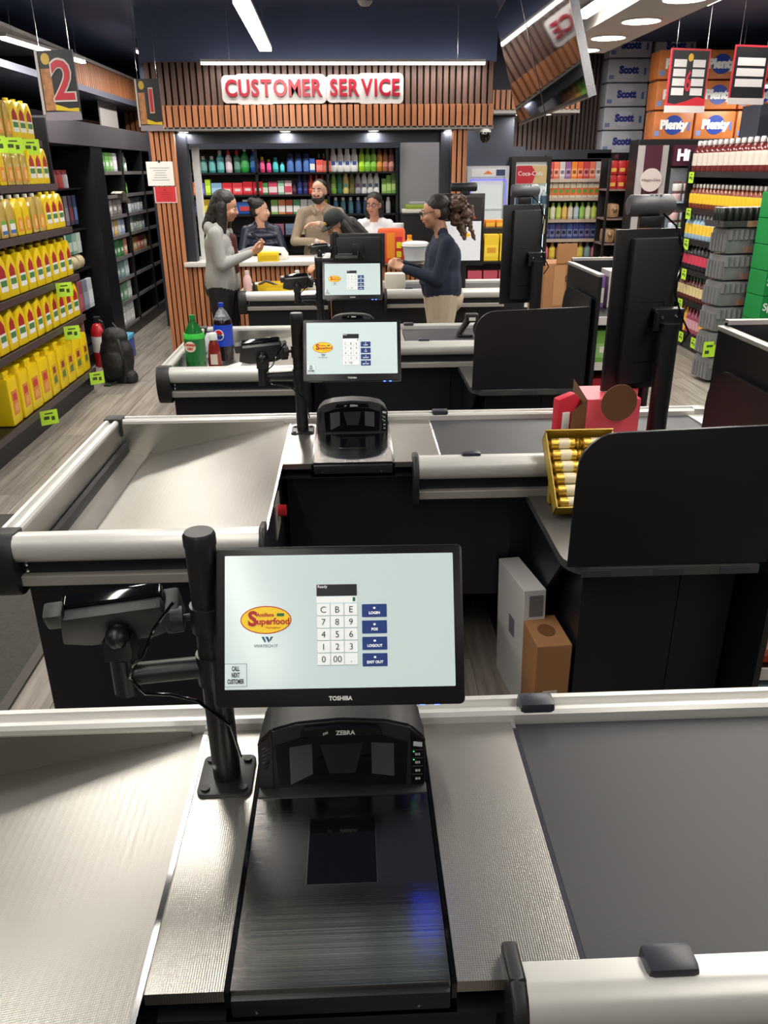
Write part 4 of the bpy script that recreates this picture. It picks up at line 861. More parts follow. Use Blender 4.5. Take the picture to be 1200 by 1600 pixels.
# ------------------------------------------------------------------ desk things
DZ = .985
def lone(name, mb, mats, loc, label, cat, smooth=True, rotz=0, group=None):
    o = part(name, mb, mats, None, smooth, loc=loc, rot=(0, 0, rotz)); return tag(o, label, cat, group)
t = thing('cash_printer', 'white desktop printer on the service desk before the puffer jacket', 'printer', (-.83, CY_+.2, DZ))
part('printer_body', MB().prism([(-.14, 0), (.16, 0), (.16, .05), (.12, .11), (-.1, .13), (-.14, .09)], -.1, .12, 'y', .012), c_(214, 214, 212), t, True); part('printer_slot', MB().box(-.08, .1, -.104, -.1, .05, .07), BLKP, t)
lone('yellow_box', MB().box(-.11, .11, -.06, .06, 0, .09, .004).box(-.09, .09, -.061, -.06, .02, .06, 0, 1), [c_(230, 196, 30), c_(214, 178, 24)], (-.86, CY_+.02, DZ), 'yellow box on the service desk in front of the printer', 'box', rotz=.1)
lone('water_bottle', MB().lathe([(.03, 0), (.033, .01), (.033, .09), (.031, .1), (.033, .11), (.03, .15), (.014, .18), (.013, .185), (.016, .186), (.016, .21)], 14, mis=[0, 0, 1, 0, 0, 0, 0, 2, 2]), [mat('clear_plastic', (214, 222, 226), .1, trans=.6), c_(206, 214, 220), WHT], (-.35, CY_+.02, DZ), 'clear water bottle with white cap on the service desk', 'bottle')
lone('crumpled_tissue', MB().ball((0, 0, .04), (.09, .06, .045), 10).ball((.07, .02, .05), (.05, .05, .05), 8), WHT, (-.22, CY_+.05, DZ), 'white crumpled tissue pile beside the water bottle', 'tissue')
lone('blue_drink', MB().lathe([(.035, 0), (.045, .02), (.05, .1), (.042, .13), (.018, .17), (.017, .18), (.02, .181), (.02, .21)], 14, mis=[0, 0, 0, 1, 1, 2, 2]), [c_(20, 130, 206, .15), mat('clear_plastic', (214, 222, 226), .1, trans=.6), c_(190, 50, 50)], (-.09, CY_+.0, DZ), 'bottle of bright blue drink on the service desk', 'bottle')
t = thing('pos_keypad', 'dark keypad device at the front edge of the service desk', 'keypad', (.02, CY_-.02, DZ)); part('keypad_body', MB().box(-.07, .07, -.05, .05, 0, .09, .008), BLKP, t, True)
for k in range(9): part('keypad_key', MB().box(-.045+(k % 3)*.035, -.02+(k % 3)*.035, -.053, -.05, .02+(k//3)*.022, .035+(k//3)*.022), GREYP, t)
lone('red_bag', MB().box(-.07, .07, -.03, .03, 0, .15, .02).box(-.04, .04, -.032, -.03, .05, .11, 0, 1), [c_(198, 36, 60), WHT], (.2, CY_+.1, DZ), 'small red and white snack bag on the service desk', 'bag', rotz=-.3)
lone('snack_sack', MB().box(-.14, .14, -.07, .07, 0, .34, .03).box(-.05, .03, -.072, -.069, .05, .3, 0, 1).box(.04, .11, -.073, -.069, .02, .26, 0, 2).box(.05, .1, -.075, -.072, .06, .12, 0, 3).box(.05, .1, -.075, -.072, .15, .21, 0, 3), [c_(222, 84, 40), c_(236, 140, 40), c_(190, 40, 50), c_(226, 210, 40)], (.42, CY_-.0, DZ-.03), 'large orange snack sack standing on the service desk', 'bag')
lone('white_tub', MB().lathe([(.11, 0), (.13, .13), (.14, .14), (.14, .17), (.12, .18)], 20, mis=[0, 1, 2, 2]), [c_(200, 206, 212), c_(150, 190, 214), WHT], (.66, CY_-.05, DZ), 'white plastic tub with blue label beside the snack sack', 'tub')
lone('juice_bottle', MB().lathe([(.04, 0), (.045, .02), (.045, .14), (.02, .18), (.026, .181), (.026, .21)], 14, mis=[0, 0, 0, 1, 1]), [c_(230, 160, 60, .2), c_(240, 150, 20)], (.62, CY_+.17, DZ+.02), 'orange-capped juice bottle behind the white tub', 'bottle')
lone('white_canister', MB().lathe([(.06, 0), (.062, .2), (.064, .2), (.064, .24), (.06, .245)], 16, mis=[0, 1, 1, 1]), [c_(208, 208, 210), c_(190, 190, 196)], (.5, CY_+.25, DZ+.1), 'white canister standing behind the snack sack', 'canister')
# ------------------------------------------------------------------ things on the checkouts
def big_soda(name, body, liquid, cap, lab, lab2, loc, label, h=.31, r=.054, wordm=None, word='', wz=.5):
    t = thing(name, label, 'bottle', loc)
    k = h/.31
    part('bottle_body', MB().lathe([(.03, 0), (r*.95, .006*k), (r, .04*k), (r, .09*k), (r*.96, .1*k), (r, .12*k), (r, .2*k), (r*.9, .225*k), (r*.55, .262*k), (.015, .28*k), (.0145, .295*k)], 20, mis=[1, 1, 1, 1, 1, 1, 1, 0, 0, 0]), [body, liquid], t, True)
    b = part('bottle_label', MB().lathe([(r+.0008, .085*k), (r+.001, .09*k), (r+.001, .195*k), (r+.0008, .2*k)], 24), lab, t, True)
    part('bottle_cap', MB().tube([(0, 0, .29*k), (0, 0, .312*k)], .0165, 16), cap, t, True)
    return t, b, k
X3, y3 = LANE[3]
t, b, k = big_soda('cola_bottle', mat('clear_plastic2', (190, 196, 204), .08, trans=.7), c_(30, 22, 22, .1), c_(26, 60, 180, .3), c_(24, 64, 190, .35), None, (-.79, 4.95, .775), 'large blue-labelled cola bottle with a blue cap on the third checkout', h=.345, r=.058)
e = part('round_emblem', MB().prism(ellipse(.033, .033, 20), -.0008, .0008, 'y'), WHT, b, loc=(-.018, -.0578, .165), rot=(0, 0, -.31))
part('emblem_half', MB().prism([(.029*cos(a), .029*sin(a)) for a in [radians(q) for q in range(15, 176, 20)]], -.0014, -.0008, 'y'), c_(206, 30, 46), e); part('emblem_half', MB().prism([(.029*cos(a), .029*sin(a)) for a in [radians(q) for q in range(195, 356, 20)]], -.0014, -.0008, 'y'), c_(20, 50, 150), e)
letters('PEPSI', .018, INK, e, (0, -.002, 0), ext=.0002, bold=.0006)
t, b, k = big_soda('ginger_ale_bottle', mat('green_plastic', (30, 110, 50), .08, trans=.3), c_(28, 96, 44, .1), c_(20, 130, 60, .3), c_(24, 104, 52, .35), None, (-.9, 4.6, .757), 'large green ginger ale bottle with a green band on the third checkout', h=.35, r=.058)
part('neck_band', MB().lathe([(.06, .225), (.0605, .228), (.0575, .25), (.056, .254)], 20), c_(60, 200, 70), t, True)
letters('CANADA', .018, c_(190, 40, 50), b, (-.016, -.0615, .195), (pi/2, 0, -.3), ext=.0006, bold=.0008); letters('DRY', .018, c_(190, 40, 50), b, (-.016, -.0615, .173), (pi/2, 0, -.3), ext=.0006, bold=.0008)
part('label_shield', MB().prism(ellipse(.034, .03, 16), -.001, .001, 'y'), c_(226, 218, 190), b, loc=(-.016, -.0582, .184), rot=(0, 0, -.28))
t = thing('ketchup_bottle', 'red ketchup bottle with a white cap behind the green bottle', 'bottle', (-.815, 4.72, .766))
part('bottle_body', MB().lathe([(.035, 0), (.04, .01), (.037, .1), (.03, .15), (.018, .18)], 16, sy=.7), c_(128, 30, 26, .2), t, True); part('bottle_cap', MB().lathe([(.024, .18), (.026, .185), (.024, .215), (.02, .22)], 14), WHT, t, True); part('bottle_label', MB().box(-.02, .02, -.029, -.027, .04, .1), c_(214, 200, 190), t)
lone('plastic_bag', MB().ball((0, 0, .03), (.1, .06, .04), 12).ball((.12, .02, .03), (.09, .05, .045), 12), mat('bag_plastic', (222, 226, 224), .25, trans=.3), (-.86, 4.42, .765), 'crumpled white plastic bag at the bumper of the third checkout', 'bag')
t = thing('snack_packs', 'crumpled blue and white snack pack beside the cola bottle', 'package', (-.86, 5.12, .765))
part('pack_front', MB().box(-.1, .06, -.03, .03, 0, .13, .02).box(-.07, -.03, -.032, -.029, .02, .11, 0, 1).box(-.0, .04, -.032, -.029, .02, .11, 0, 2), [c_(210, 212, 216), c_(40, 70, 160), c_(30, 30, 34)], t, True, rot=(-.3, .3, .3))
lone('glove_pair', MB().ball((0, 0, .02), (.1, .04, .025), 10).ball((.09, .02, .02), (.07, .05, .02), 10).ball((.16, .0, .015), (.04, .03, .015), 8), mat('crumpled_foil', (96, 98, 102), .4, .3, noise=.5, nscale=30), (-.56, 5.1, .815), 'crumpled grey pack lying right of the cola bottle', 'package')
lone('receipt', MB().box(-.05, .05, -.1, .1, 0, .002), WHT, (-.7, 4.7, .79), 'white receipt lying in the third bagging well', 'receipt', rotz=-.6)
# basket and bottles on the farthest lane
t = thing('shopping_basket', 'yellow shopping basket with a dark handle on the farthest checkout', 'basket', (-.62, 7.3, .79))
m = MB(); 
for (a, b2) in (((-.2, -.13), (.2, -.13)), ((.2, -.13), (.2, .13)), ((.2, .13), (-.2, .13)), ((-.2, .13), (-.2, -.13))):
    m.add([(a[0]*.9, a[1]*.9, .0), (b2[0]*.9, b2[1]*.9, 0), (b2[0], b2[1], .15), (a[0], a[1], .15), (a[0]*.93, a[1]*.93, .15), (b2[0]*.93, b2[1]*.93, .15), (b2[0]*.85, b2[1]*.85, .01), (a[0]*.85, a[1]*.85, .01)], [(0, 1, 2, 3), (3, 2, 5, 4), (4, 5, 6, 7)])
m.box(-.18, .18, -.115, .115, 0, .01)
part('basket_tub', m, c_(226, 190, 30), t); part('basket_handle', MB().tube([(-.19, -.1, .15), (-.12, -.1, .18), (.1, -.12, .1), (.19, -.11, .15)], .011, 8), c_(60, 60, 60), t, True); part('basket_plate', MB().box(-.12, .14, -.14, -.13, .05, .12), c_(236, 204, 40), t)
lone('pink_bottle', MB().lathe([(.032, 0), (.036, .01), (.036, .1), (.022, .13), (.018, .14), (.02, .141), (.02, .17)], 14, mis=[0, 0, 0, 0, 1, 1]), [c_(226, 184, 184), c_(214, 210, 206)], (-.89, 7.1, .9), 'pink bottle standing at the left end of the farthest checkout', 'bottle')
lone('spray_bottle', MB().lathe([(.025, 0), (.03, .01), (.03, .06), (.028, .11), (.015, .13), (.02, .131), (.02, .17)], 12, mis=[0, 0, 1, 1, 2, 2]), [c_(40, 110, 190), c_(70, 170, 90), WHT], (-.46, 7.06, .9), 'blue and green bottle with white top on the farthest checkout', 'bottle')
lone('banana_bunch', MB().tube([(-.09, 0, .02), (-.04, -.02, .015), (.03, -.02, .015), (.09, .01, .03)], [.008, .02, .02, .006], 8).tube([(-.08, .03, .02), (-.03, .01, .03), (.04, .01, .03), (.1, .04, .03)], [.008, .02, .02, .006], 8), c_(226, 196, 60), (.1, 7.15, .88), 'yellow bananas on the farthest checkout beside the navy sweatshirt', 'fruit')
lone('paper_sack', MB().box(-.09, .09, -.06, .06, 0, .14, .02), c_(206, 200, 190), (.38, 7.25, .88), 'pale paper sack on the farthest checkout by the woman', 'bag')
# handheld scanners on lane three
for k, (x, lab) in enumerate(((.72, 'black handheld scanner leaning in its dock on the third checkout'), (.88, 'black handheld scanner lying beside the guard panel'))):
    t = thing('handheld_scanner', lab, 'scanner', (X3+x-.05, y3-.28, ZC), .4*k, 'handheld scanners')
    part('scanner_grip', MB().tube([(-.04, 0, .01), (.0, 0, .07), (.03, 0, .12)] if k == 0 else [(-.08, 0, .04), (.0, 0, .045), (.1, 0, .05)], [.018, .02, .024], 10), BLKP, t, True)
    part('scanner_head', MB().box(.0, .08, -.035, .035, .09, .14, .01) if k == 0 else MB().tube([(-.1, 0, .045), (-.06, 0, .045)], .045, 14), BLKP, t, True); part('scanner_tag', MB().box(.02, .06, -.037, -.035, .1, .12) if k == 0 else MB().box(-.02, .05, -.026, -.024, .035, .055), c_(205, 196, 186), t); part('dock', MB().prism(rrect(.1, .08, .02, 3), 0, .012, 'z', .003), BLKP, t, True)
# ------------------------------------------------------------------ candy trays, red box, cartons at lane two
t = thing('candy_tray', 'gold cardboard tray of wrapped chocolates beside the guard panel', 'tray', (.79, 2.605, .755))
GOLD = mat('gold_card', (176, 146, 52), .4, .3)
tilt = (radians(40), 0, 0)
m = MB().box(-.12, .12, -.15, .15, 0, .004).box(-.12, -.116, -.15, .15, 0, .06).box(.116, .12, -.15, .15, 0, .06).box(-.12, .12, -.15, -.146, 0, .05).box(-.12, .12, .146, .15, 0, .07)
bx = part('tray_box', m, GOLD, t, rot=tilt, loc=(0, 0, .1)); part('tray_prop', MB().box(-.11, .11, -.01, .02, 0, .09), GOLD, t)
FOIL = mat('gold_foil', (214, 178, 74), .28, .6, noise=.4, nscale=60, bump=.5, bscale=150); 
wm = MB().tube([(-.075, 0, 0), (-.06, 0, 0), (-.055, 0, 0), (.055, 0, 0), (.06, 0, 0), (.075, 0, 0)], [.02, .008, .021, .021, .008, .02], 10).tube([(-.02, 0, 0), (.03, 0, 0)], .0216, 10, True, 1).mesh('wrapped_chocolate', [FOIL, c_(226, 214, 180)], True)
for k in range(6):
    for q in range(2):
        o = ob('wrapped_chocolate', wm, None); o.parent = None
        R_ = Matrix.Rotation(radians(40), 4, 'X'); p = Vector((.79, 2.605, .855))+(R_ @ Vector((-.058+.116*q, -.12+k*.047, .03)))
        o.location = p; o.rotation_euler = (radians(40), 0, 0); o.scale = (.75, .95, .95); tag(o, '%s gold-wrapped chocolate from the bottom of the tray, %s column' % (ORD[k], ('left', 'right')[q]), 'chocolate', 'gold-wrapped chocolates')
t = thing('display_carton', 'pink-red display carton with a round brown flap on the second checkout', 'carton', (.955, 2.93, .878))
PINK = c_(226, 84, 100); BRN = mat('raw_card', (104, 68, 42), .8, noise=.1)
part('carton_body', MB().box(-.1, .1, -.1, .1, 0, .19, .002), PINK, t); part('carton_side', MB().add([(-.101, -.1, .0), (-.101, .1, .0), (-.101, .1, .22), (-.101, -.1, .19), (-.16, -.12, .15), (-.16, -.12, .0)], [(0, 1, 2, 3), (0, 3, 4, 5)]), BRN, t)
part('round_flap', MB().prism(ellipse(.065, .07, 28, -.0, .205), -.135, -.131, 'y'), BRN, t, rot=(radians(6), 0, 0))
lone('candy_bag', MB().prism([(-.05, 0), (.04, 0), (.05, .17), (.02, .2), (-.05, .18)], -.02, .02, 'y', .008).box(-.03, .0, -.024, -.02, .06, .13, 0, 1).box(.01, .03, -.024, -.02, .03, .09, 0, 2), [c_(196, 40, 60), WHT, c_(226, 190, 60)], (.8, 2.9, .878), 'small red candy bag propped between tray and pink carton', 'bag', rotz=.3)
t = thing('white_carton', 'tall white carton leaning under the second checkout', 'carton', (.605, 2.56, 0), radians(6))
part('carton_body', MB().box(-.04, .04, -.16, .16, 0, .48, .003), c_(206, 204, 202), t, rot=(radians(-5), 0, 0)); part('carton_print', MB().box(-.02, .03, -.164, -.16, .38, .46), c_(110, 110, 114), t, rot=(radians(-5), 0, 0)); part('carton_print', MB().box(-.0425, -.04, -.06, 0, .25, .32), c_(110, 110, 114), t, rot=(radians(-5), 0, 0))
t = thing('brown_carton', 'brown cardboard carton in front of the white carton', 'carton', (.645, 2.36, 0), radians(4))
part('carton_body', MB().box(-.06, .06, -.1, .1, 0, .38, .003), mat('kraft_card', (158, 112, 72), .75, noise=.08), t); part('carton_label', MB().box(-.03, .02, -.103, -.1, .02, .2), c_(214, 208, 200), t); part('carton_mark', MB().prism(ellipse(.03, .04, 16, 0, .0), .3805, .3815, 'z'), c_(110, 74, 44), t)
# ------------------------------------------------------------------ left rack of yellow oil jugs
GX = -2.4
GZ = [.2, .68, 1.03, 1.42, 1.76, 2.09]; GF = [-2.38, -2.40, -2.40, -2.40, -2.47, -2.54]
G0, G1 = 4.7, 7.38
t = thing('gondola_rack', 'black shelf rack loaded with yellow oil jugs at the left', 'rack', (0, 0, 0))
part('kick_base', MB().box(-3.0, GX-.01, G0, G1, 0, .14), BLK, t)
part('back_panel', MB().box(-3.0, -2.97, G0, G1+.02, 0, 2.5), BLKM, t)
part('rack_upright', MB().box(-3.0, -2.94, G1, G1+.05, 0, 2.5), BLKM, t)
EDGE = mat('shelf_edge', (70, 60, 64), .4)
for z, f in zip(GZ, GF):
    part('shelf_board', MB().box(-2.97, f, G0, G1, z-.03, z), BLKM, t)
    part('price_rail', MB().box(f, f+.012, G0, G1, z-.045, z+.004), EDGE, t)
part('end_board', MB().box(-2.9, -2.42, G1, G1+.012, .2, 1.0), mat('mauve_board', (150, 112, 116), .6), t)
YEL = mat('jug_yellow', (238, 206, 18), .32, noise=.05, nscale=4); OIL = mat('oil_clear', (206, 176, 88), .12, coat=.5); CAPY = c_(240, 214, 40); CAPW = c_(236, 236, 232)
JC = {}
def jug_meshes(kind):
    if kind in JC: return JC[kind]
    if kind == 'handle':   # yellow jug with red and green label, front faces +x
        out = [(-.083, 0), (.083, 0), (.083, .19), (.07, .235), (.045, .27), (.03, .285), (.012, .285), (-.01, .282), (-.05, .25), (-.083, .2)]
        b = MB().prism([(u, z) for u, z in out], -.055, .055, 'x', .014).mesh('jug_body', YEL, True)
        cp = MB().tube([(0, .022, .283), (0, .022, .305)], .02, 12).mesh('jug_cap', CAPY, True)
        l = MB().prism([(-.052, .05), (.058, .05), (.058, .14), (-.052, .14)], .055, .0568, 'x', 0, 0).prism([(-.045, .14), (.052, .14), (.046, .19), (.003, .23), (-.04, .19)], .055, .0568, 'x', 0, 1).prism([(-.045, .085), (.05, .085), (.05, .125), (-.045, .125)], .0568, .058, 'x', 0, 2).mesh('jug_label', [CAPW, c_(170, 30, 40), c_(70, 130, 70)])
    elif kind == 'clear':
        out = [(-.065, 0), (.065, 0), (.065, .18), (.05, .235), (.022, .275), (-.022, .275), (-.05, .235), (-.065, .18)]
        b = MB().prism(out, -.055, .055, 'x', .014).mesh('jug_body', OIL, True)
        cp = MB().tube([(0, 0, .272), (0, 0, .3)], .02, 12).mesh('jug_cap', CAPW, True)
        l = MB().prism([(-.045, .03), (.045, .03), (.045, .1), (.03, .135), (-.03, .135), (-.045, .1)], .055, .0568, 'x', 0, 0).prism([(-.02, .05), (.02, .05), (.02, .11), (-.02, .11)], .0568, .058, 'x', 0, 1).mesh('jug_label', [c_(232, 150, 50), c_(236, 196, 130)])
    elif kind == 'clearb':
        b, cp, _ = jug_meshes('clear')
        l = MB().prism([(-.045, .03), (.045, .03), (.045, .12), (-.045, .12)], .055, .0568, 'x', 0, 0).prism([(-.045, .03), (.045, .03), (.045, .055), (-.045, .055)], .0568, .058, 'x', 0, 1).prism([(-.045, .1), (.045, .1), (.045, .125), (-.045, .125)], .0568, .058, 'x', 0, 2).mesh('jug_label', [CAPW, c_(60, 110, 180), c_(110, 180, 70)])
    elif kind == 'yclear':
        _, cp, l = jug_meshes('clear')
        out = [(-.065, 0), (.065, 0), (.065, .18), (.05, .235), (.022, .275), (-.022, .275), (-.05, .235), (-.065, .18)]
        b = MB().prism(out, -.055, .055, 'x', .014).mesh('jug_body', YEL, True)
    else:                  # big square jug
        out = [(-.092, 0), (.092, 0), (.092, .3), (.08, .335), (-.08, .335), (-.092, .3)]
        b = MB().prism(out, -.07, .07, 'x', .016).box(-.05, .05, -.075, .03, .355, .38, .01).box(-.05, .05, -.075, -.055, .33, .375, .006).mesh('jug_body', YEL, True)
        cp = MB().tube([(0, .06, .33), (0, .06, .362)], .024, 12).mesh('jug_cap', CAPY, True)
        cc = {'bigo': ((214, 130, 60), (224, 160, 90), (200, 60, 50)), 'bigg': ((214, 176, 40), (90, 120, 60), (150, 60, 50))}[kind]
        l = MB().prism([(-.052, .07), (.052, .07), (.052, .24), (-.052, .24)], .07, .0718, 'x', 0, 0).prism([(-.04, .09), (.04, .09), (.035, .15), (-.03, .14)], .0718, .073, 'x', 0, 1).prism([(-.035, .17), (.035, .17), (.03, .22), (-.03, .22)], .0718, .073, 'x', 0, 2).mesh('jug_label', [c_(*q) for q in cc])
    JC[kind] = (b, cp, l); return JC[kind]
def jug(kind, loc, label, group, rotz=0):
    b, cp, l = jug_meshes(kind); r = thing('oil_jug', label, 'jug', loc, rotz, group)
    if loc[2] > 1.4: r.scale = (1, .97, .93)
    ob('jug_body', b, r); ob('jug_cap', cp, r); ob('jug_label', l, r)
ROWN = ['bottom', 'second', 'third', 'fourth', 'fifth', 'top']
random.seed(3)
def jrow(ri, kinds, y1, pitch, desc, depth=0):
    for k, kd in enumerate(kinds):
        nm = {'handle': 'yellow oil jug', 'clear': 'clear oil jug', 'clearb': 'blue-labelled clear oil jug', 'yclear': 'ribbed yellow oil jug', 'bigo': 'large orange-labelled oil jug', 'bigg': 'large dark-labelled oil jug'}[kd]
        for q in range(depth+1):
            xo = GF[ri]-(.085 if kd[:3] == 'big' else .075)-q*(.125 if kd[:3] != 'big' else .15)
            jug(kd, (xo, y1-k*pitch+random.uniform(-.004, .004), GZ[ri]+.004), '%s%s on the %s shelf, %s from the far end' % ('' if q == 0 else 'rear ', nm, ROWN[ri], ORD[k]), 'oil jugs on the %s shelf' % ROWN[ri], random.uniform(-.05, .05))
jrow(0, ['bigg', 'bigg', 'bigg', 'bigg', 'bigg', 'bigo', 'bigo', 'bigo', 'bigo'], 7.25, .205, '', 1)
jrow(1, ['handle']*11, 7.27, .178, '', 1)
jrow(2, ['handle']*10, 7.27, .178, '', 1)
jrow(3, ['handle', 'handle', 'handle', 'clear', 'clear', 'yclear', 'yclear', 'clearb', 'clearb', 'clear', 'clear'], 7.25, .152, '')
jrow(4, ['handle', 'handle', 'handle', 'clear', 'clear', 'clear', 'yclear', 'yclear', 'clear'], 7.25, .15, '')
jrow(5, ['handle', 'handle', 'handle', 'clear', 'clear', 'clear', 'yclear'], 7.25, .15, '')
TAGM = mat('tag_green', (190, 236, 60), .6)
tme = MB().box(-.0008, .0008, -.065, .065, -.11, .0).box(.0008, .0014, -.03, .03, -.03, -.02, 0, 1).box(.0008, .0014, -.04, 0, -.07, -.045, 0, 1).box(.0008, .0014, .015, .04, -.08, -.05, 0, 1).mesh('price_tag', [TAGM, c_(60, 80, 40)])
TG = [((GF[5], 6.95), 5, 'first'), ((GF[5], 6.6), 5, 'second'), ((GF[5], 6.3), 5, 'third'), ((GF[2], 6.78), 2, ''), ((GF[1], 6.8), 1, ''), ((GF[0], 7.2), 0, 'far'), ((GF[0], 5.95), 0, 'near')]
for (x, y), ri, w in TG:
    goods('price_tag', tme, (x+.068, y, GZ[ri]+.0), '%s bright green price tag on the %s shelf rail of the jug rack' % (w or 'single', ROWN[ri]), 'price tag', 'green price tags', random.uniform(-1.0, -.8))
# backpack at the end of the rack
t = thing('backpack', 'black backpack standing on the floor at the rack end', 'backpack', (-2.24, 7.66, 0), radians(-20))
blend('pack_body', [('e', V(0, 0, .24), (.17, .12, .24), None, 0), ('e', V(0, 0, .42), (.13, .1, .1), None, 0), ('e', V(.02, -.09, .17), (.13, .07, .14), None, 0), ('c', V(-.1, 0, .04), .09, V(.1, 0, .04), .09, 0)], [mat('black_nylon', (24, 24, 27), .6, noise=.2, nscale=30)], .012, 3, t, .02, .08)
part('shoulder_strap', MB().tube([(.1, -.1, .42), (.16, -.14, .3), (.17, -.13, .15), (.13, -.12, .03)], .016, 8), BLKP, t, True); part('carry_loop', MB().tube([(-.04, 0, .5), (0, 0, .55), (.04, 0, .5)], .01, 8), BLKP, t, True)
part('buckle', MB().box(-.02, .03, -.22, -.18, .0, .02, .004), c_(50, 70, 50), t); part('trailing_strap', MB().tube([(.05, -.13, .03), (.02, -.2, .01), (-.03, -.22, .01)], .008, 6), BLKP, t, True)
# entrance mat
o = part('floor_mat', MB().box(-3.0, -1.32, 1.2, 4.4, .001, .009, .002), mat('mat_fibre', (70, 68, 64), .95, noise=.4, nscale=60, bump=.6, bscale=500)); tag(o, 'dark grey fibre door mat on the floor left of the counters', 'mat')
part('mat_border', MB().box(-1.36, -1.318, 1.2, 4.4, .001, .011), mat('mat_rubber', (84, 80, 76), .8), o)

# ------------------------------------------------------------------ dark shelving along the left wall
t = thing('wall_bays', 'black wall shelving bays with toiletries behind the jug rack', 'shelf', (0, 0, 0))
DX = -2.7
part('end_panel', MB().box(-3.25, DX, 8.02, 8.06, 0, 2.3), BLKM, t)
part('back_panel', MB().box(-3.25, -3.22, 8.06, 13.2, 0, 2.3), BLKM, t)
part('header_panel', MB().box(-3.2, DX+.012, 8.06, 13.2, 2.1, 2.32), mat('header_grey', (74, 70, 74), .5), t)
part('kick_base', MB().box(-3.2, DX, 8.06, 13.2, 0, .12), BLKM, t)
divs = [9.72, 10.5, 11.5, 12.6]
part('divider', MB().box(-3.2, DX, 9.3, 9.72, .12, 2.1), BLKM, t)
for y in divs[1:]: part('divider', MB().box(-3.2, DX+.005, y-.02, y+.02, .12, 2.1), BLKM, t)
DZS = [.14, .42, .68, .92, 1.16, 1.38, 1.6, 1.85]
for (a, b) in ((9.74, 10.48), (10.52, 11.48), (11.52, 12.58)):
    for z in DZS:
        part('shelf_board', MB().box(-3.2, DX-.02, a, b, z-.015, z), BLKM, t); part('price_rail', MB().box(DX-.02, DX-.008, a, b, z-.03, z+.008), mat('rail_grey', (110, 106, 106), .5), t)
for z in (.16, .9, 1.3, 1.7): part('shelf_board', MB().box(-3.2, DX-.15, 8.08, 9.28, z-.015, z), BLKM, t)
def dbay(a, b, zi, cols, w, h, desc, kind='box', where=''):
    n = int((b-a)/w)
    for k in range(n):
        cc = cols[k % len(cols)]; me = carton(desc.replace(' ', '_'), w*.88, .16, h, c_(*cc), c_(*[min(255, int(v*1.15+20)) for v in cc]), WHT) if kind == 'box' else bottle(desc.replace(' ', '_'), h, w*.44, c_(*cc), WHT, c_(*[min(255, v+30) for v in cc]), 'sham', .8)
        goods(desc.replace(' ', '_'), me, (DX-.12, a+w*(k+.5), DZS[zi]+.002), '%s %s from the near end, %s' % (ORD[k], desc, where), 'box' if kind == 'box' else 'bottle', desc+'s '+where, pi/2)
dbay(9.76, 10.46, 7, [(90, 140, 80), (110, 160, 90), (120, 165, 100), (200, 190, 205)], .17, .2, 'green wipes pack', 'box', 'top shelf of second bay')
dbay(10.54, 11.1, 7, [(226, 226, 222), (40, 130, 70), (36, 120, 70), (230, 230, 226)], .13, .22, 'wash bottle', 'bottle', 'top shelf of third bay')
dbay(10.54, 11.0, 6, [(180, 150, 190), (40, 120, 60), (90, 160, 60)], .14, .18, 'lotion bottle', 'bottle', 'second shelf of third bay')
dbay(9.8, 10.46, 5, [(150, 140, 140), (120, 114, 116), (140, 130, 130)], .2, .18, 'grey boxed item', 'box', 'third shelf of second bay')
dbay(10.54, 11.44, 5, [(160, 165, 175), (190, 194, 200), (140, 150, 165)], .15, .17, 'silver boxed item', 'box', 'third shelf of third bay')
dbay(9.78, 10.46, 4, [(150, 160, 190), (200, 160, 80), (170, 176, 190), (150, 160, 190)], .16, .19, 'yellow blue pack', 'box', 'fourth shelf of second bay')
dbay(10.54, 11.44, 4, [(160, 170, 160), (190, 196, 190), (130, 150, 150)], .15, .18, 'pale green pack', 'box', 'fourth shelf of third bay')
dbay(9.78, 10.46, 3, [(60, 120, 70), (70, 130, 80), (60, 120, 70), (200, 130, 110)], .16, .19, 'green carton', 'box', 'fifth shelf of second bay')
dbay(10.54, 11.44, 3, [(180, 90, 90), (170, 150, 90), (190, 110, 90)], .18, .17, 'rose carton', 'box', 'fifth shelf of third bay')
dbay(9.78, 10.46, 2, [(110, 140, 140), (120, 150, 150), (170, 190, 190)], .2, .2, 'teal carton', 'box', 'sixth shelf of second bay')
dbay(9.78, 10.46, 1, [(100, 140, 110), (110, 150, 120), (180, 196, 186)], .2, .2, 'mint carton', 'box', 'seventh shelf of second bay')
dbay(9.78, 10.46, 0, [(206, 208, 208), (196, 198, 200), (210, 212, 212)], .2, .24, 'white carton', 'box', 'bottom shelf of second bay')
# first bay: hanging and loose goods
for k, cc in enumerate(((170, 160, 150), (90, 80, 80), (150, 60, 60), (170, 50, 50), (190, 190, 200))):
    goods('spice_jar', bottle('spice_jar', .17, .05, c_(*cc), c_(150, 40, 44), c_(*[min(255, v+30) for v in cc]), 'jar'), (DX-.2, 8.25+k*.16, 1.702), '%s small jar from the near end, first bay upper shelf' % ORD[k], 'jar', 'jars in the first bay')
for k in range(7):
    goods('brush_card', carton('brush_card', .1, .03, .28, c_(*((50, 60, 90), (120, 110, 120), (70, 60, 80))[k % 3]), c_(*((90, 110, 160), (150, 140, 150), (130, 60, 70))[k % 3])), (DX-.18, 8.2+k*.14, 1.35), '%s brush card from the near end hanging in the first bay' % ORD[k], 'card', 'hanging brush cards', pi/2)
for k in range(6):
    goods('sponge_pack', carton('sponge_pack', .13, .05, .2, c_(*((70, 130, 110), (130, 160, 150), (180, 190, 180))[k % 3]), c_(190, 200, 196)), (DX-.18, 8.22+k*.15, 1.07), '%s sponge pack from the near end hanging in the first bay' % ORD[k], 'package', 'hanging sponge packs', pi/2)
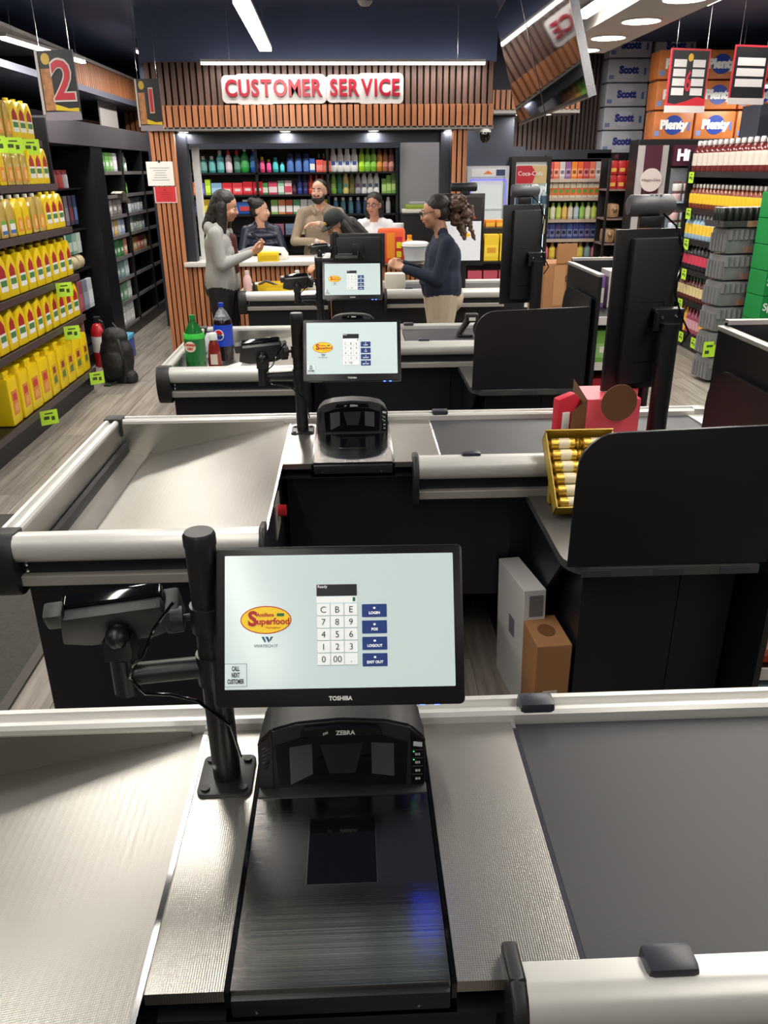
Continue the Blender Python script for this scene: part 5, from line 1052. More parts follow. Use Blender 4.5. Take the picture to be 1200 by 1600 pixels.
for k in range(4):
    goods('towel_roll', MB().tube([(0, -.08, .08), (0, .08, .08)], .075, 12).mesh('towel_roll', c_(190, 176, 140), True), (DX-.2, 8.3+k*.2, .902), '%s beige paper roll from the near end in the first bay' % ORD[k], 'roll', 'beige rolls')
for k, cc in enumerate(((180, 180, 186), (150, 60, 70), (120, 124, 140), (200, 204, 210))):
    goods('dangling_pack', carton('dangling_pack', .14, .04, .3, c_(*cc), c_(*[min(255, v+30) for v in cc])), (DX-.15, 8.5+k*.18, .5), '%s dangling pack from the near end low in the first bay' % ORD[k], 'package', 'dangling packs', pi/2)
t2 = thing('fire_extinguisher', 'red fire extinguisher standing low in the first dark bay', 'extinguisher', (-2.6, 8.35, .0))
part('cylinder', MB().lathe([(.07, 0), (.075, .02), (.075, .36), (.05, .42), (.025, .44)], 16), c_(176, 28, 36, .3), t2, True); part('valve_head', MB().box(-.03, .03, -.02, .05, .44, .5, .006).tube([(0, 0, .48), (.06, -.02, .45), (.08, -.02, .3)], .01, 8), BLKP, t2, True); part('white_label', MB().lathe([(.0755, .15), (.0762, .16), (.0762, .3), (.0755, .31)], 16), c_(214, 210, 206), t2, True)
lone('detergent_tub', MB().box(-.12, .12, -.12, .12, 0, .2, .02).box(-.125, .125, -.125, .125, .2, .25, .015, 1), [c_(70, 90, 170), c_(90, 170, 206)], (-2.5, 8.75, .0), 'blue detergent tub on the floor before the dark bays', 'tub')
lone('green_bag', MB().ball((0, 0, .1), (.09, .1, .1), 12), c_(110, 150, 40), (-2.62, 8.55, .0), 'green yellow bag between extinguisher and blue tub', 'bag')
lone('curled_paper', MB().prism([(10.15+.05*k, 1.62+.03*sin(k*.6)-.002*k*k) for k in range(8)]+[(10.15+.05*k, 1.617+.03*sin(k*.6)-.002*k*k) for k in range(7, -1, -1)], DX-.08, DX+.04, 'x'), c_(206, 200, 186), (0, 0, 0), 'cream paper sheet curling off a dark shelf bay', 'paper', False)
# soffit and slats along the left wall
sf = struct('trim_8', MB().box(-4.3, -2.92, 9.7, 13.5, 2.72, 2.98), FELT, 'slatted wooden soffit along the left wall')
slats(sf, 9.7, 13.4, .075, .06, .03, -2.9, 2.72, 2.97, OAK, 'y', -1)
part('soffit_underside', MB().box(-4.3, -2.86, 7.4, 13.5, 2.66, 2.72), mat('underside_grey', (96, 98, 118), .5), sf)
part('soffit_top', MB().box(-4.3, -2.84, 7.35, 13.5, 2.97, 3.0), c_(176, 172, 170), sf)
ws = struct('trim_9', MB().box(-3.3, -2.1, 13.3, 13.35, 2.2, 2.9), FELT, 'slatted wood on the far wall beyond the dark bays'); slats(ws, -3.3, -2.1, .075, .055, .03, 13.28, 2.2, 2.9, OAK)
struct('window_1', MB().box(-3.3, -3.28, 8.3, 12.4, 2.3, 2.46), mat('dim_glass', (30, 32, 40), .2), 'dim clerestory strip above the dark shelf bays')
lone('white_board', MB().box(-.01, .01, -.4, .4, 0, .42, .004), c_(186, 180, 178), (-3.05, 11.5, 2.33), 'pale board standing on top of the dark shelf bays', 'board', False)
# ------------------------------------------------------------------ hanging aisle signs
def hang_sign(label, loc, rotz, w, h, num, face, numcol, parts, n=0):
    t = thing('aisle_sign', label, 'sign', loc, rotz, 'hanging aisle signs')
    s = part('sign_board', MB().box(-w/2, w/2, -.004, .004, 0, h), face, t)
    for i, x in enumerate((-w*.42, w*.42)): part('hanging_wire', MB().tube([(x, 0, h), (x, 0, CEIL-loc[2])], .0016, 5), CHR, t)
    parts(s, w, h); return t
SGB = mat('sign_black', (34, 33, 37), .5); SGR = c_(196, 40, 56); CRM = c_(214, 206, 200)
def s2(s, w, h):
    part('edge_strip', MB().box(-w/2-.012, -w/2+.004, -.008, .004, 0, h), c_(190, 182, 176), s)
    part('picture_strip', MB().box(-w/2+.01, -w*.17, -.0055, -.004, .02, h*.72), mat('food_print', (176, 120, 76), .6, noise=.9, nscale=28), s)
    part('seal', MB().prism(ellipse(w*.12, h*.09, 18, -w*.28, h*.87), -.0055, -.004, 'y'), c_(206, 170, 60), s)
    part('swoosh', MB().prism([(-w*.17, .02), (w*.47, .012), (w*.47, h*.1), (w*.2, h*.09), (-w*.0, h*.13), (-w*.17, h*.16)], -.006, -.004, 'y'), c_(226, 196, 40), s)
    part('foot_strip', MB().box(-w/2, w/2, -.006, .004, -.03, .012), c_(150, 140, 150), s)
def s2n(s, w, h): s2(s, w, h); letters('2', h*.88, CRM, s, (w*.13, -.006, h*.5), ext=.001, bold=.012); letters('2', h*.86, SGR, s, (w*.13, -.0085, h*.5), ext=.001, bold=.004)
def s1n(s, w, h): s2(s, w, h); letters('1', h*.7, CRM, s, (w*.1, -.006, h*.52), ext=.001, bold=.01); letters('1', h*.68, SGR, s, (w*.1, -.0085, h*.52), ext=.001, bold=.003)
hang_sign('black hanging aisle sign with a red number 2', (-1.57, 5.0, 2.145), radians(-14), .215, .31, '2', SGB, SGR, s2n)
hang_sign('small black hanging aisle sign with a red number 1', (-1.66, 7.6, 2.2), radians(-20), .22, .36, '1', SGB, SGR, s1n)
def s6(s, w, h):
    part('red_border', MB().box(-w/2-.012, w/2+.012, -.002, .006, -.0, h+.012), c_(214, 50, 66), s)
    part('foot_strip', MB().box(-w/2-.014, w/2+.014, -.007, .006, -.03, .012), c_(222, 214, 212), s)
    for k in range(8): part('blank_panel', MB().box(-w*.44+(k % 2)*w*.52, -w*.44+(k % 2)*w*.52+w*.34, -.0055, -.004, h*(.22+.165*(k//2)), h*(.35+.165*(k//2))), c_(226, 222, 222), s)
    part('seal', MB().prism(ellipse(w*.07, h*.07, 16, 0, h*.88), -.0055, -.004, 'y'), c_(226, 180, 50), s)
    part('swoosh', MB().prism([(-w*.5, .01), (w*.5, .01), (w*.5, h*.16), (w*.3, h*.2), (0, h*.12), (-w*.3, h*.06), (-w*.5, h*.08)], -.006, -.004, 'y'), c_(206, 40, 54), s)
    letters('6', h*.5, SGR, s, (-.004, -.008, h*.45), ext=.001, bold=.003, sx=.6)
hang_sign('black and red hanging aisle sign with number 6 and blank panels', (2.29, 6.0, 2.22), radians(14), .28, .34, '6', SGB, SGR, s6)
hang_sign('red-bordered hanging aisle sign cut off by the right edge', (2.93, 6.5, 2.3), radians(14), .28, .34, '5', SGB, SGR, lambda s, w, h: (part('red_border', MB().box(-w/2-.012, w/2+.012, -.002, .006, 0, h+.012), c_(214, 50, 66), s), part('foot_strip', MB().box(-w/2-.014, w/2+.014, -.007, .006, -.03, .012), c_(222, 214, 212), s), [part('blank_panel', MB().box(-w*.42, w*.42, -.0055, -.004, h*(.25+.2*k), h*(.4+.2*k)), c_(226, 222, 222), s) for k in range(3)]))
# ------------------------------------------------------------------ hanging screens
def tv(label, y0, y1, xo, dx):
    t = thing('wall_screen', label, 'television', (1.1+xo, (y0+y1)/2, 2.15), 0, 'hanging screens')
    L = y1-y0; rot = (0, radians(-17), dx)
    b = part('bezel', MB().box(-.0, .03, -L/2, L/2, 0, .72, .004), BLKP, t, True, rot=rot)
    part('screen_glass', MB().box(-.002, .0, -L/2+.008, L/2-.008, .014, .71), mat('tv_glass', (9, 10, 14), .04, spec=.4), b)
    part('edge_frame', MB().box(-.004, .034, -L/2-.012, -L/2, -.006, .726).box(-.004, .01, -L/2, L/2, -.008, .0), mat('tv_silver', (150, 150, 154), .25, .8), b)
    part('bracket', MB().box(.03, .08, -.2, .2, .2, .55), BLKM, b); part('ceiling_arm', MB().tube([(.06, 0, .5), (.02, 0, 1.05)], .02, 8), BLKM, t)
    return t
tv('nearer of two dark glossy hanging screens above the checkouts', 4.05, 5.3, .04, radians(-4))
tv('farther of two dark glossy hanging screens beside the fascia', 5.31, 6.56, .128, radians(-4))
t = thing('ceiling_sensor', 'small white sensor hanging at the top centre', 'sensor', (.13, 6.2, 2.9))
part('sensor_body', MB().lathe([(.05, .0), (.05, -.03), (.03, -.05), (.001, -.055)], 14), c_(180, 180, 184), t, True); part('sensor_rod', MB().tube([(0, 0, 0), (0, 0, CEIL-2.9)], .012, 8), c_(150, 150, 155), t)
# ------------------------------------------------------------------ far right: slatted wall, coolers, juice shelving
rw = struct('wall_far_right', MB().box(1.15, 3.3, 11.3, 11.35, 0, CEIL), FELT, 'slatted dark wood wall above the coolers')
slats(rw, 2.05, 2.85, .062, .042, .03, 11.27, 2.06, 3.24, DARKSLAT)
slats(rw, 2.86, 3.26, .05, .034, .03, 11.22, 2.06, 3.24, mat('darker_slat', (66, 48, 44), .5, noise=.2, nscale=20))  # right-hand slats in a still darker brown
struct('wall_cooler_header', MB().box(1.2, 3.3, 10.9, 11.25, 1.95, 2.06).box(1.2, 2.2, 10.85, 11.25, 1.95, 2.1), mat('header_dark', (38, 40, 50), .5), 'dark header above the coolers')
struct('wall_white_patch', MB().box(1.2, 2.03, 11.2, 11.3, 2.06, 2.5), c_(196, 200, 198), 'white wall patch beside the slatted column')
fr = struct('trim_10', MB().box(1.2, 2.7, 10.3, 10.9, 2.44, 2.48), c_(170, 166, 162), 'small far soffit ledge with lamps'); slats(fr, 1.45, 2.7, .062, .042, .03, 10.28, 2.48, 2.68, OAK)
for k, x in enumerate((1.3, 2.05, 2.35)): downlight(x, 10.5, 2.44, .06, '%s small lamp in the far ledge above the coolers' % ('leftmost', 'middle', 'rightmost')[k], 4, 'far ledge lamps')
def cooler(label, x0, x1, y, h, frame, glow, head):
    t = thing('drinks_cooler', label, 'cooler', (0, y, 0), 0, 'drinks coolers')
    part('cooler_case', MB().box(x0, x1, .02, .6, 0, h, .008).box(x0, x1, .0, .03, 0, .15), frame, t)
    part('cooler_interior', MB().box(x0+.05, x1-.05, .015, .022, .2, h-.06), mat('cooler_glow', (200, 206, 206), .5, emit=.25), t)  # panel emission stands in for lighting inside the cooler
    for z in (.5, .8, 1.1, 1.4): part('cooler_shelf', MB().box(x0+.05, x1-.05, -.0, .02, z-.015, z), c_(210, 214, 216), t)
    for a in (x0, x1-.05): part('door_stile', MB().box(a, a+.05, -.03, .0, .15, h), frame, t)
    part('door_rail', MB().box(x0+.05, x1-.05, -.03, .0, h-.06, h), frame, t); part('door_handle', MB().tube([(x0+.03, -.05, .9), (x0+.03, -.05, 1.3)], .01, 8), CHR, t)
    head(t); return t
def rb(t):
    part('light_strip', MB().box(1.47, 1.478, -.034, -.03, .2, 1.72).box(1.9, 1.908, -.034, -.03, .2, 1.72).box(1.47, 1.9, -.034, -.03, 1.72, 1.73), mat('violet_glow', (70, 60, 230), .4, emit=2), t)
    part('header_sign', MB().box(1.48, 1.9, -.035, -.03, 1.76, 1.85).prism([(1.62, 1.79), (1.68, 1.83), (1.74, 1.79)], -.038, -.035, 'y', 0, 1).box(1.78, 1.89, -.038, -.035, 1.77, 1.84, 0, 2), [c_(216, 216, 220), c_(226, 120, 40), c_(40, 50, 90)], t)
cooler('silver drinks cooler with violet light edges and nearly empty shelves', 1.43, 1.94, 10.5, 1.88, c_(180, 184, 190), None, rb)
def ck(t):
    part('header_sign', MB().box(2.02, 2.4, -.02, -.015, 1.68, 1.88).prism([(2.02, 1.68), (2.22, 1.68), (2.26, 1.8), (2.2, 1.88), (2.02, 1.88)], -.024, -.02, 'y', 0, 1), [c_(196, 170, 120), c_(176, 24, 40)], t)
    letters('Coca-Cola', .07, WHT, t, (2.19, -.026, 1.79), ext=.001)
    part('light_strip', MB().box(2.385, 2.392, -.034, -.03, .2, 1.68), mat('cool_led', (190, 230, 236), .4, emit=1.5), t)
cooler('black drinks cooler with a red header and bottled drinks', 1.96, 2.44, 10.45, 1.98, BLKM, None, ck)
for k in range(4): goods('water_bottle', bottle('cooler_water', .24, .04, c_(150, 170, 176), c_(230, 230, 230), c_(60, 90, 110), 'std'), (2.06+k*.1, 10.38, 1.4), '%s water bottle from the left on the black cooler upper shelf' % ORD[k], 'bottle', 'cooler water bottles')
for k in range(4): goods('tea_bottle', bottle('cooler_tea', .26, .04, c_(206, 204, 170), c_(220, 210, 190), c_(226, 220, 190), 'std'), (2.06+k*.1, 10.38, 1.1), '%s pale bottle from the left on the black cooler second shelf' % ORD[k], 'bottle', 'cooler pale bottles')
# juice shelving
JY = 10.85
t = thing('juice_shelving', 'shelving of colourful juice drinks beside the black cooler', 'shelf', (0, JY, 0))
part('back_panel', MB().box(2.46, 3.36, .35, .38, 0, 2.0), BLKM, t); part('side_upright', MB().box(3.34, 3.38, 0, .36, 0, 2.0), c_(110, 50, 56), t); part('side_upright', MB().box(2.46, 2.48, 0, .36, 0, 2.0), BLKM, t)
JZ = [.75, 1.0, 1.24, 1.5, 1.72]
for z in JZ+[.45, .15]:
    part('shelf_board', MB().box(2.48, 3.34, .0, .35, z-.02, z), BLKM, t); part('price_rail', MB().box(2.48, 3.34, -.012, .0, z-.035, z+.005), c_(196, 176, 160), t)
pal = [[(236, 120, 140), (232, 196, 60), (170, 110, 90), (150, 180, 110), (220, 120, 150), (226, 200, 80), (120, 150, 150)], [(50, 60, 120), (60, 70, 140), (70, 60, 110), (40, 60, 110), (60, 80, 150)], [(150, 200, 90), (226, 220, 190), (190, 210, 90), (236, 180, 90), (210, 200, 180), (170, 190, 200)], [(90, 150, 60), (232, 120, 60), (220, 150, 60)], [(190, 60, 70), (220, 110, 80), (190, 180, 180), (140, 90, 140), (232, 130, 40), (226, 96, 40)]]
rn = ['fifth', 'fourth', 'third', 'second', 'top']; nmz = ['jumbo juice bottle', 'dark juice pouch', 'lime-capped juice bottle', 'orange-printed juice carton', 'fruit drink pack']
for ri, z in enumerate(JZ):
    n = [9, 11, 11, 11, 11][ri]; w = .84/n
    for k in range(n):
        cc = pal[ri][k % len(pal[ri])]
        if ri == 3: me = carton('juice_carton', w*.92, .1, .19, c_(226, 214, 190), c_(226, 110, 50), c_(90, 160, 60))
        elif ri in (1, 4): me = carton('drink_pack', w*.92, .1, .2, c_(*cc), c_(*[min(255, int(v*.7+80)) for v in cc]), c_(*[int(v*.6) for v in cc]))
        else: me = bottle('juice_bottle', .2, w*.46, c_(*cc), c_(150, 190, 60) if ri == 2 else c_(*[int(v*.8) for v in cc]), c_(*[min(255, v+30) for v in cc]), 'wash')
        goods('juice_bottle' if ri in (0, 2) else 'juice_carton', me, (2.5+w*(k+.5), JY+.08, z+.002), '%s %s from the left on the %s juice shelf' % (ORD[k], nmz[ri], rn[ri]), 'drink', '%s juice shelf drinks' % rn[ri])
# bread and snack rack
t = thing('bread_rack', 'dark wire rack of bagged bread and red snack packs', 'rack', (0, 9.9, 0))
for x in (3.0, 3.52): part('rack_post', MB().box(x-.012, x+.012, .0, .03, 0, 1.95), BLKM, t)
part('rack_back', MB().box(3.0, 3.52, .36, .38, 0, 1.95), BLKM, t)
for z in (.35, .7, 1.02, 1.3, 1.62): part('rack_shelf', MB().box(3.0, 3.52, 0, .36, z-.02, z), c_(120, 96, 92), t)
SNK = c_(170, 40, 40, .3); snb = MB().prism([(-.045, 0), (.045, 0), (.05, .13), (.035, .15), (-.035, .15), (-.05, .13)], -.03, .03, 'y', .008).box(-.03, .03, -.032, -.03, .03, .07, 0, 1).mesh('snack_bag', [SNK, c_(206, 160, 80)], True)
for k in range(5):
    for q in range(2): goods('snack_bag', snb, (3.06+k*.1, 9.98, 1.62+.155*q), '%s red snack bag from the left, %s layer of the bread rack' % (ORD[k], ('lower', 'upper')[q]), 'bag', 'red snack bags')
for k in range(2):
    for q in range(3): goods('cracker_box', carton('cracker_box', .14, .12, .07, c_(170, 60, 66), c_(214, 170, 170)), (3.33+k*.15-.01, 9.98, 1.3+q*.072), '%s cracker box up in the %s stack of the bread rack' % (ORD[q], ('left', 'right')[k]), 'box', 'cracker boxes')
BRD = mat('bread_bag', (150, 116, 84), .3, noise=.35, nscale=20, coat=.3); bl = MB().box(-.06, .06, -.12, .12, 0, .16, .04).ball((0, -.12, .1), (.03, .05, .03), 8).mesh('bread_loaf', [BRD], True)
for ri, z in enumerate((.35, .7, 1.02)):
    for k in range(4): goods('bread_loaf', bl, (3.07+k*.128, 10.02, z+.002), '%s bagged loaf from the left on the %s bread shelf' % (ORD[k], ('lowest', 'middle', 'upper')[ri]), 'bread', 'bagged loaves')
goods('bread_loaf', bl, (3.1, 10.02, 1.302), 'single bagged loaf beside the stacked cracker boxes', 'bread', 'bagged loaves')
# ice cream freezer
FY = 9.45
t = thing('upright_freezer', 'upright freezer with maroon trim and tubs inside', 'freezer', (0, FY, 0))
part('freezer_case', MB().box(3.17, 4.3, .05, .36, 0, 2.13, .01), BLKM, t)
MAR = c_(72, 24, 44); s = part('side_banner', MB().box(3.17, 3.5, .02, .05, .2, 2.07).box(3.24, 3.43, .015, .02, .2, 2.07, 0, 1), [c_(172, 166, 168), MAR], t)
part('round_badge', MB().prism(ellipse(.12, .12, 24, 3.335, 1.72), .005, .015, 'y'), c_(206, 196, 194), s); letters('H\u00e4agen-Dazs', .04, MAR, s, (3.335, .003, 1.72), ext=.0006)
part('cone_print', MB().prism([(3.26, 1.2), (3.42, 1.2), (3.44, 1.36), (3.38, 1.44), (3.3, 1.43), (3.25, 1.35)], .012, .016, 'y'), c_(176, 128, 84), s)
part('header_sign', MB().box(3.55, 4.3, -.02, .05, 1.86, 2.07), MAR, t); letters('Hi', .15, mat('lit_letters', (232, 214, 226), .4, emit=.8), t, (3.655, -.022, 1.965), ext=.002, bold=.008)
part('interior', MB().box(3.56, 4.28, .03, .05, .2, 1.84), mat('freezer_back', (120, 126, 132), .5), t)
for z in (.6, .9, 1.2, 1.5): part('freezer_shelf', MB().box(3.56, 4.28, -.1, .03, z-.018, z), c_(170, 186, 200), t)
tubm = [bottle('ice_cream_tub', .1, .05, c_(206, 204, 200), c_(110, 70, 80), c_(*q), 'jar') for q in ((214, 214, 212), (150, 190, 120), (190, 200, 214), (206, 170, 170))]
for ri, z in enumerate((.6, .9, 1.2, 1.5)):
    for q in range(2):
        for k in range(4): goods('ice_cream_tub', tubm[(k*3+ri+q) % 4], (3.62+k*.115, FY-.04, z+.002+q*.104), '%s tub from the left, %s layer, freezer shelf %s' % (ORD[k], ('lower', 'upper')[q], ('one', 'two', 'three', 'four')[ri]), 'tub', 'ice cream tubs')
# ------------------------------------------------------------------ stacked paper packs on top of the coolers and freezer
PK = c_(196, 198, 206); BLU = c_(206, 208, 220)
def paper_pack(loc, label, w=.5, h=.26, word='Scott', rotz=0, c1=PK, c2=BLU, wc=c_(44, 54, 140)):
    t = thing('paper_pack', label, 'package', loc, rotz, 'stacked paper packs')
    part('pack_wrap', MB().box(-w/2, w/2, 0, .3, 0, h-.006, .02), c1, t, True); part('brand_patch', MB().prism(ellipse(w*.24, h*.34, 20, 0, h/2), -.003, .004, 'y'), c2, t)
    letters(word, h*.42, wc, t, (0, -.004, h/2), ext=.001, bold=.008); part('corner_print', MB().box(w*.36, w*.42, -.002, 0, h*.3, h*.6), c_(90, 110, 180), t); part('corner_print', MB().box(-w*.46, -w*.34, -.002, 0, h*.12, h*.3), c_(120, 140, 190), t)
for k in range(5): paper_pack((3.45, 11.0, 2.02+k*.265), '%s white tissue pack up in the tall column beside slatted wall' % ORD[k], .52)
for k in range(5): paper_pack((4.02, 11.05, 2.02+k*.265), '%s white tissue pack up in the second tall column' % ORD[k], .5)
struct('trim_11', MB().box(3.0, 6.5, 10.9, 11.6, 1.96, 2.02), BLKM, 'black ledge carrying the stacked paper packs')
ORG = mat('towel_print', (196, 116, 62), .4, noise=.5, nscale=7)
for k in range(3):
    for q in range(3): paper_pack((3.62+k*.47, 9.75+.02*q, 2.135+q*.3), '%s orange towel pack up in the %s stack above the freezer' % (ORD[q], ('left', 'middle', 'right')[k]), .45, .29, 'Plenty', 0, ORG, c_(30, 60, 150), WHT)
struct('trim_12', MB().box(3.95, 6.5, 8.4, 8.8, 2.05, 2.4).box(4.1, 6.5, 7.6, 8.4, 2.3, 2.34), mat('bulkhead_dark', (52, 56, 68), .6), 'dark bulkhead above the drinks shelving')
# ------------------------------------------------------------------ drinks shelving along the right aisle
DX2 = 3.68
t = thing('drinks_shelving', 'black shelving of bottled drinks along the right aisle', 'shelf', (0, 0, 0))
part('kick_base', MB().box(DX2, 4.4, 7.2, 9.3, 0, .13), BLKM, t); part('back_panel', MB().box(4.15, 4.2, 7.2, 9.3, .13, 2.0), BLKM, t); part('end_panel', MB().box(DX2, 4.2, 9.3, 9.33, 0, 2.0), BLKM, t)
RZ = [.16, .5, .82, 1.13, 1.44, 1.8]
for z in RZ:
    part('shelf_board', MB().box(DX2, 4.15, 7.2, 9.3, z-.025, z), BLKM, t); part('price_rail', MB().box(DX2-.012, DX2, 7.2, 9.3, z-.05, z+.004), BLKM, t)
rows = [([((226, 170, 60), (230, 180, 70), (232, 186, 80)), ((150, 70, 90), (160, 70, 90), (200, 150, 160)), ((232, 140, 30), (236, 150, 40), (240, 170, 40))], .26, .042, 'orange and purple juice bottle', 'soda'),
        ([((90, 44, 40), (60, 90, 50), (206, 190, 140))], .25, .04, 'dark tea bottle with cream label', 'std'),
        ([((40, 38, 42), (214, 214, 216), (196, 60, 84))], .26, .045, 'dark bottle with a pink label', 'soda'),
        ([((150, 180, 200), (220, 220, 220), (228, 190, 60))], .25, .044, 'clear drink with a yellow base', 'std'),
        ([((120, 60, 40), (214, 210, 206), (232, 186, 40))], .24, .042, 'amber bottle in a yellow wrap', 'std'),
        ([((104, 40, 40), (226, 222, 220), (206, 196, 186))], .3, .06, 'tall dark red bottle with cream label', 'std')]
for ri, (pal_, h, r_, nm, prof) in enumerate(rows):
    pitch = r_*2.15; n = int((9.25-7.35)/pitch)
    for k in range(n):
        p3 = pal_[(k//4) % len(pal_)] if ri == 0 else pal_[0]
        for q in range(2 if ri in (4, 5) else 1):
            goods('drink_bottle', bottle('drink_bottle', h, r_, c_(*p3[0], .15), c_(*p3[1]), c_(*p3[2]), prof), (DX2+.06+q*.12, 9.22-k*pitch, RZ[ri]+.002), '%s%s, %s from far end, aisle shelf %s' % ('rear ' if q else '', nm, ORD[k], ('one', 'two', 'three', 'four', 'five', 'six')[ri]), 'bottle', 'aisle shelf %d bottles' % (ri+1))
for k, (y, ri) in enumerate(((9.15, 5), (9.1, 4), (9.05, 3), (9.0, 2), (9.0, 1), (9.2, 0), (8.85, 0), (8.5, 0))):
    goods('price_tag', tme, (DX2-.02, y, RZ[ri]+.0), 'bright green price tag on drinks shelf %s%s' % (('one', 'two', 'three', 'four', 'five', 'six')[ri], ', %s along' % ORD[k-5] if ri == 0 else ''), 'price tag', 'green price tags', pi)
# stacks in front: shrink-wrapped can packs and green cartons
WRAP = mat('shrink_wrap', (112, 114, 116), .25, noise=.3, nscale=14, coat=.4); ENG = c_(34, 40, 36, .25); LIME = c_(120, 190, 50)
canm = bottle('energy_can', .15, .03, ENG, SILV, c_(30, 34, 32, .25), 'can')
for k in range(6):
    z = .02+k*.225
    t = thing('can_pack', '%s shrink-wrapped drink pack up in the stack beside green cartons' % ORD[k], 'package', (3.44, 7.33, z), radians(8), 'shrink-wrapped packs')
    part('pack_body', MB().box(-.2, .2, -.13, .13, 0, .219, .03), WRAP, t, True)
    part('wrap_opening', MB().prism(ellipse(.05, .045, 16, .1, .1), -.136, -.128, 'y'), c_(40, 32, 30), t); part('carton_tag', MB().box(-.03, .05, -.136, -.13, .01, .06), c_(130, 96, 80), t)
    for q in range(6): part('bottle_ridge', MB().tube([(-.17+q*.05, -.128, .12), (-.17+q*.05, -.128, .2)], .021, 8), WRAP, t, True)
    for q in range(5): part('bottle_ridge', MB().tube([(-.2, -.1+q*.05, .02), (-.2, -.1+q*.05, .165)], .02, 8), WRAP, t, True)
t = thing('can_tray', 'open tray of dark energy drink cans on the packs', 'tray', (3.41, 7.32, .02+6*.225), radians(8)); part('tray_box', MB().box(-.24, .24, -.15, .15, 0, .004).box(-.24, .24, -.15, -.146, 0, .05).box(-.24, -.236, -.15, .15, 0, .05), c_(60, 58, 60), t); part('tray_tag', MB().box(-.02, .08, -.154, -.15, .0, .05), c_(140, 110, 90), t)
for k in range(7):
    for q in range(3):
        o = goods('energy_can', canm, (3.41-.2+k*.064, 7.25+q*.062+(k-3)*.009, .026+6*.225), '%s dark energy can from the left, row %s of the tray' % (ORD[k], ('one', 'two', 'three')[q]), 'can', 'energy cans')
GRN = c_(24, 130, 62)
for k in range(8):
    for q in range(2):
        t = thing('soda_carton', '%s green soda carton up in the %s green stack' % (ORD[k], ('left', 'right')[q]), 'carton', (3.64+q*.37, 6.95, .02+k*.205), radians(5), 'green soda cartons')
        part('carton_body', MB().box(-.18, .18, -.13, .13, 0, .2, .004), GRN, t); letters('Sprite', .085, WHT, t, (-.165, -.1315, .11), ext=.0008, bold=.002, align='LEFT')
goods('tag_card', MB().box(-.06, .06, -.001, .001, -.09, .05).box(-.03, .03, -.002, -.001, .0, .02, 0, 1).box(-.04, 0, -.002, -.001, -.06, -.03, 0, 1).mesh('tag_card', [TAGM, c_(60, 80, 40)]), (3.24, 7.16, .34), 'large bright green price card beside the shrink-wrapped stack', 'price tag', 'green price tags', radians(8))
# ------------------------------------------------------------------ goods on the candy racks
X2, y2 = LANE[2]
def rack_goods(i):
    X0, y0 = LANE[i]; bx_, by_ = X0+1.24, y0-1.15; nm = {2: 'near candy rack', 3: 'farther candy rack'}[i]
    pal_ = {.1: [(90, 110, 160), (170, 176, 190), (70, 80, 120)], .36: [(150, 170, 160), (190, 200, 190), (120, 150, 140)] if i == 3 else [(200, 70, 40), (226, 140, 40), (196, 50, 40)], .62: [(190, 40, 50), (200, 50, 60), (170, 30, 60)], .88: [(120, 180, 80), (220, 60, 90), (90, 160, 70)], 1.12: [(130, 90, 160), (200, 196, 190), (90, 70, 130)]}
    if i == 2: pal_[.1] = [(160, 190, 210), (140, 180, 200), (170, 200, 216)]
    for zi, z in enumerate((.1, .36, .62, .88)):
        for k in range(2):
            cc = pal_[z][k % 3]; goods('candy_carton', carton('candy_carton', .125, .2, .17, c_(*cc), c_(*[min(255, int(v*.8+60)) for v in cc]), c_(240, 236, 220)), (bx_+.085+k*.14, by_+.16, z+.002), '%s candy carton from the left, shelf %s of the %s' % (ORD[k], ('one', 'two', 'three', 'four')[zi], nm), 'carton', 'candy cartons')
    for k in range(2):
        cc = pal_[1.12][k % 3]; goods('gum_box', carton('gum_box', .1, .16, .2 if k else .18, c_(*cc), c_(214, 206, 200)), (bx_+.09+k*.12, by_+.45, 1.122), '%s gum box from the left in the top tray of the %s' % (ORD[k], nm), 'box', 'gum boxes')
rack_goods(2); rack_goods(3)
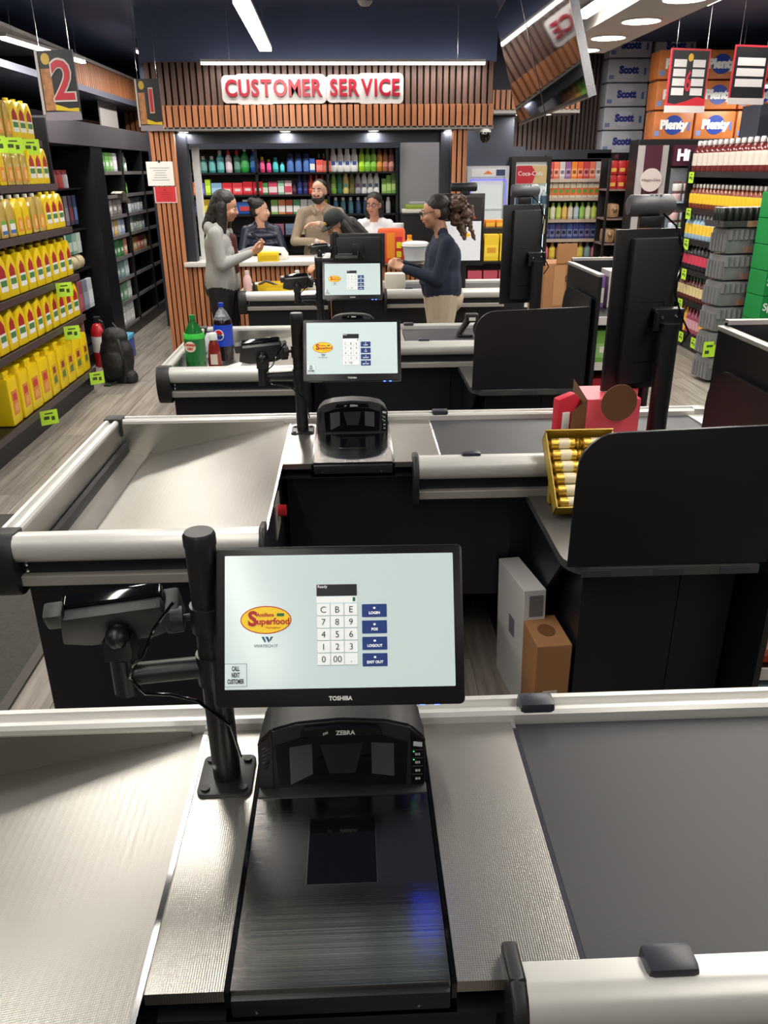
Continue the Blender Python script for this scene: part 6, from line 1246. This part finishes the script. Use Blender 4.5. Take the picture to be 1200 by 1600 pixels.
lone('chocolate_box', MB().box(-.11, .11, -.08, .08, 0, .16, .003).box(-.09, .09, -.06, .06, .155, .165, 0, 1), [c_(40, 34, 36), c_(214, 208, 204)], (X2+1.24+.16, y2-1.15+.26, 1.122), 'black chocolate box in the top tray of the near candy rack', 'box')
lone('yellow_candy_box', MB().box(-.09, .09, -.06, .06, 0, .15, .003).box(-.08, .08, -.062, -.06, .03, .1, 0, 1), [c_(226, 176, 30), c_(40, 36, 40)], (X2+1.24+.17, y2-1.15+.1, 1.122), 'yellow candy box in the top tray of the near candy rack', 'box')
# things behind lane three and four at the right
t = thing('drink_display', 'black display stand with yellow and pink drink packs', 'display', (1.52, 8.85, 0))
part('stand_body', MB().box(-.32, .25, 0, .3, 0, 1.28, .006), BLKM, t); part('purple_side', MB().box(-.33, -.32, 0, .3, .9, 1.3), c_(64, 50, 120), t)
for z in (.3, .62, .96): part('stand_shelf', MB().box(-.3, .25, -.2, 0, z-.02, z), BLKM, t)
for k in range(3):
    goods('yellow_pack', carton('yellow_pack', .15, .12, .26, c_(232, 196, 40), c_(240, 210, 60), c_(214, 150, 40)), (1.3+k*.165, 8.76, .962), '%s yellow drink pack from the left on the black display stand' % ORD[k], 'package', 'yellow drink packs')
    goods('pink_pack', carton('pink_pack', .15, .12, .24, c_(190, 80, 100), c_(214, 130, 140)), (1.3+k*.165, 8.76, .622), '%s pink drink pack from the left on the black display stand' % ORD[k], 'package', 'pink drink packs')
for k in range(5): goods('orange_carton', carton('orange_carton', .1, .12, .07, c_(236, 150, 40), c_(240, 190, 60)), (1.25+k*.115, 8.98, 1.282), '%s orange carton from the left on top of the display stand' % ORD[k], 'carton', 'orange cartons')
KR = mat('kraft_card', (158, 112, 72), .75)
t = thing('shipping_carton', 'brown shipping carton behind the third checkout display', 'carton', (2.05, 8.2, .0), radians(12)); part('carton_body', MB().box(-.22, .22, -.18, .18, 0, 1.0, .004), KR, t); letters("C'S", .1, c_(60, 44, 34), t, (.06, -.182, .85), ext=.0006, bold=.004); part('carton_flap', MB().box(-.1, .1, -.19, -.17, 1.0, 1.18).box(-.12, .0, -.183, -.18, .6, .98, 0, 1), [KR, c_(176, 132, 92)], t)
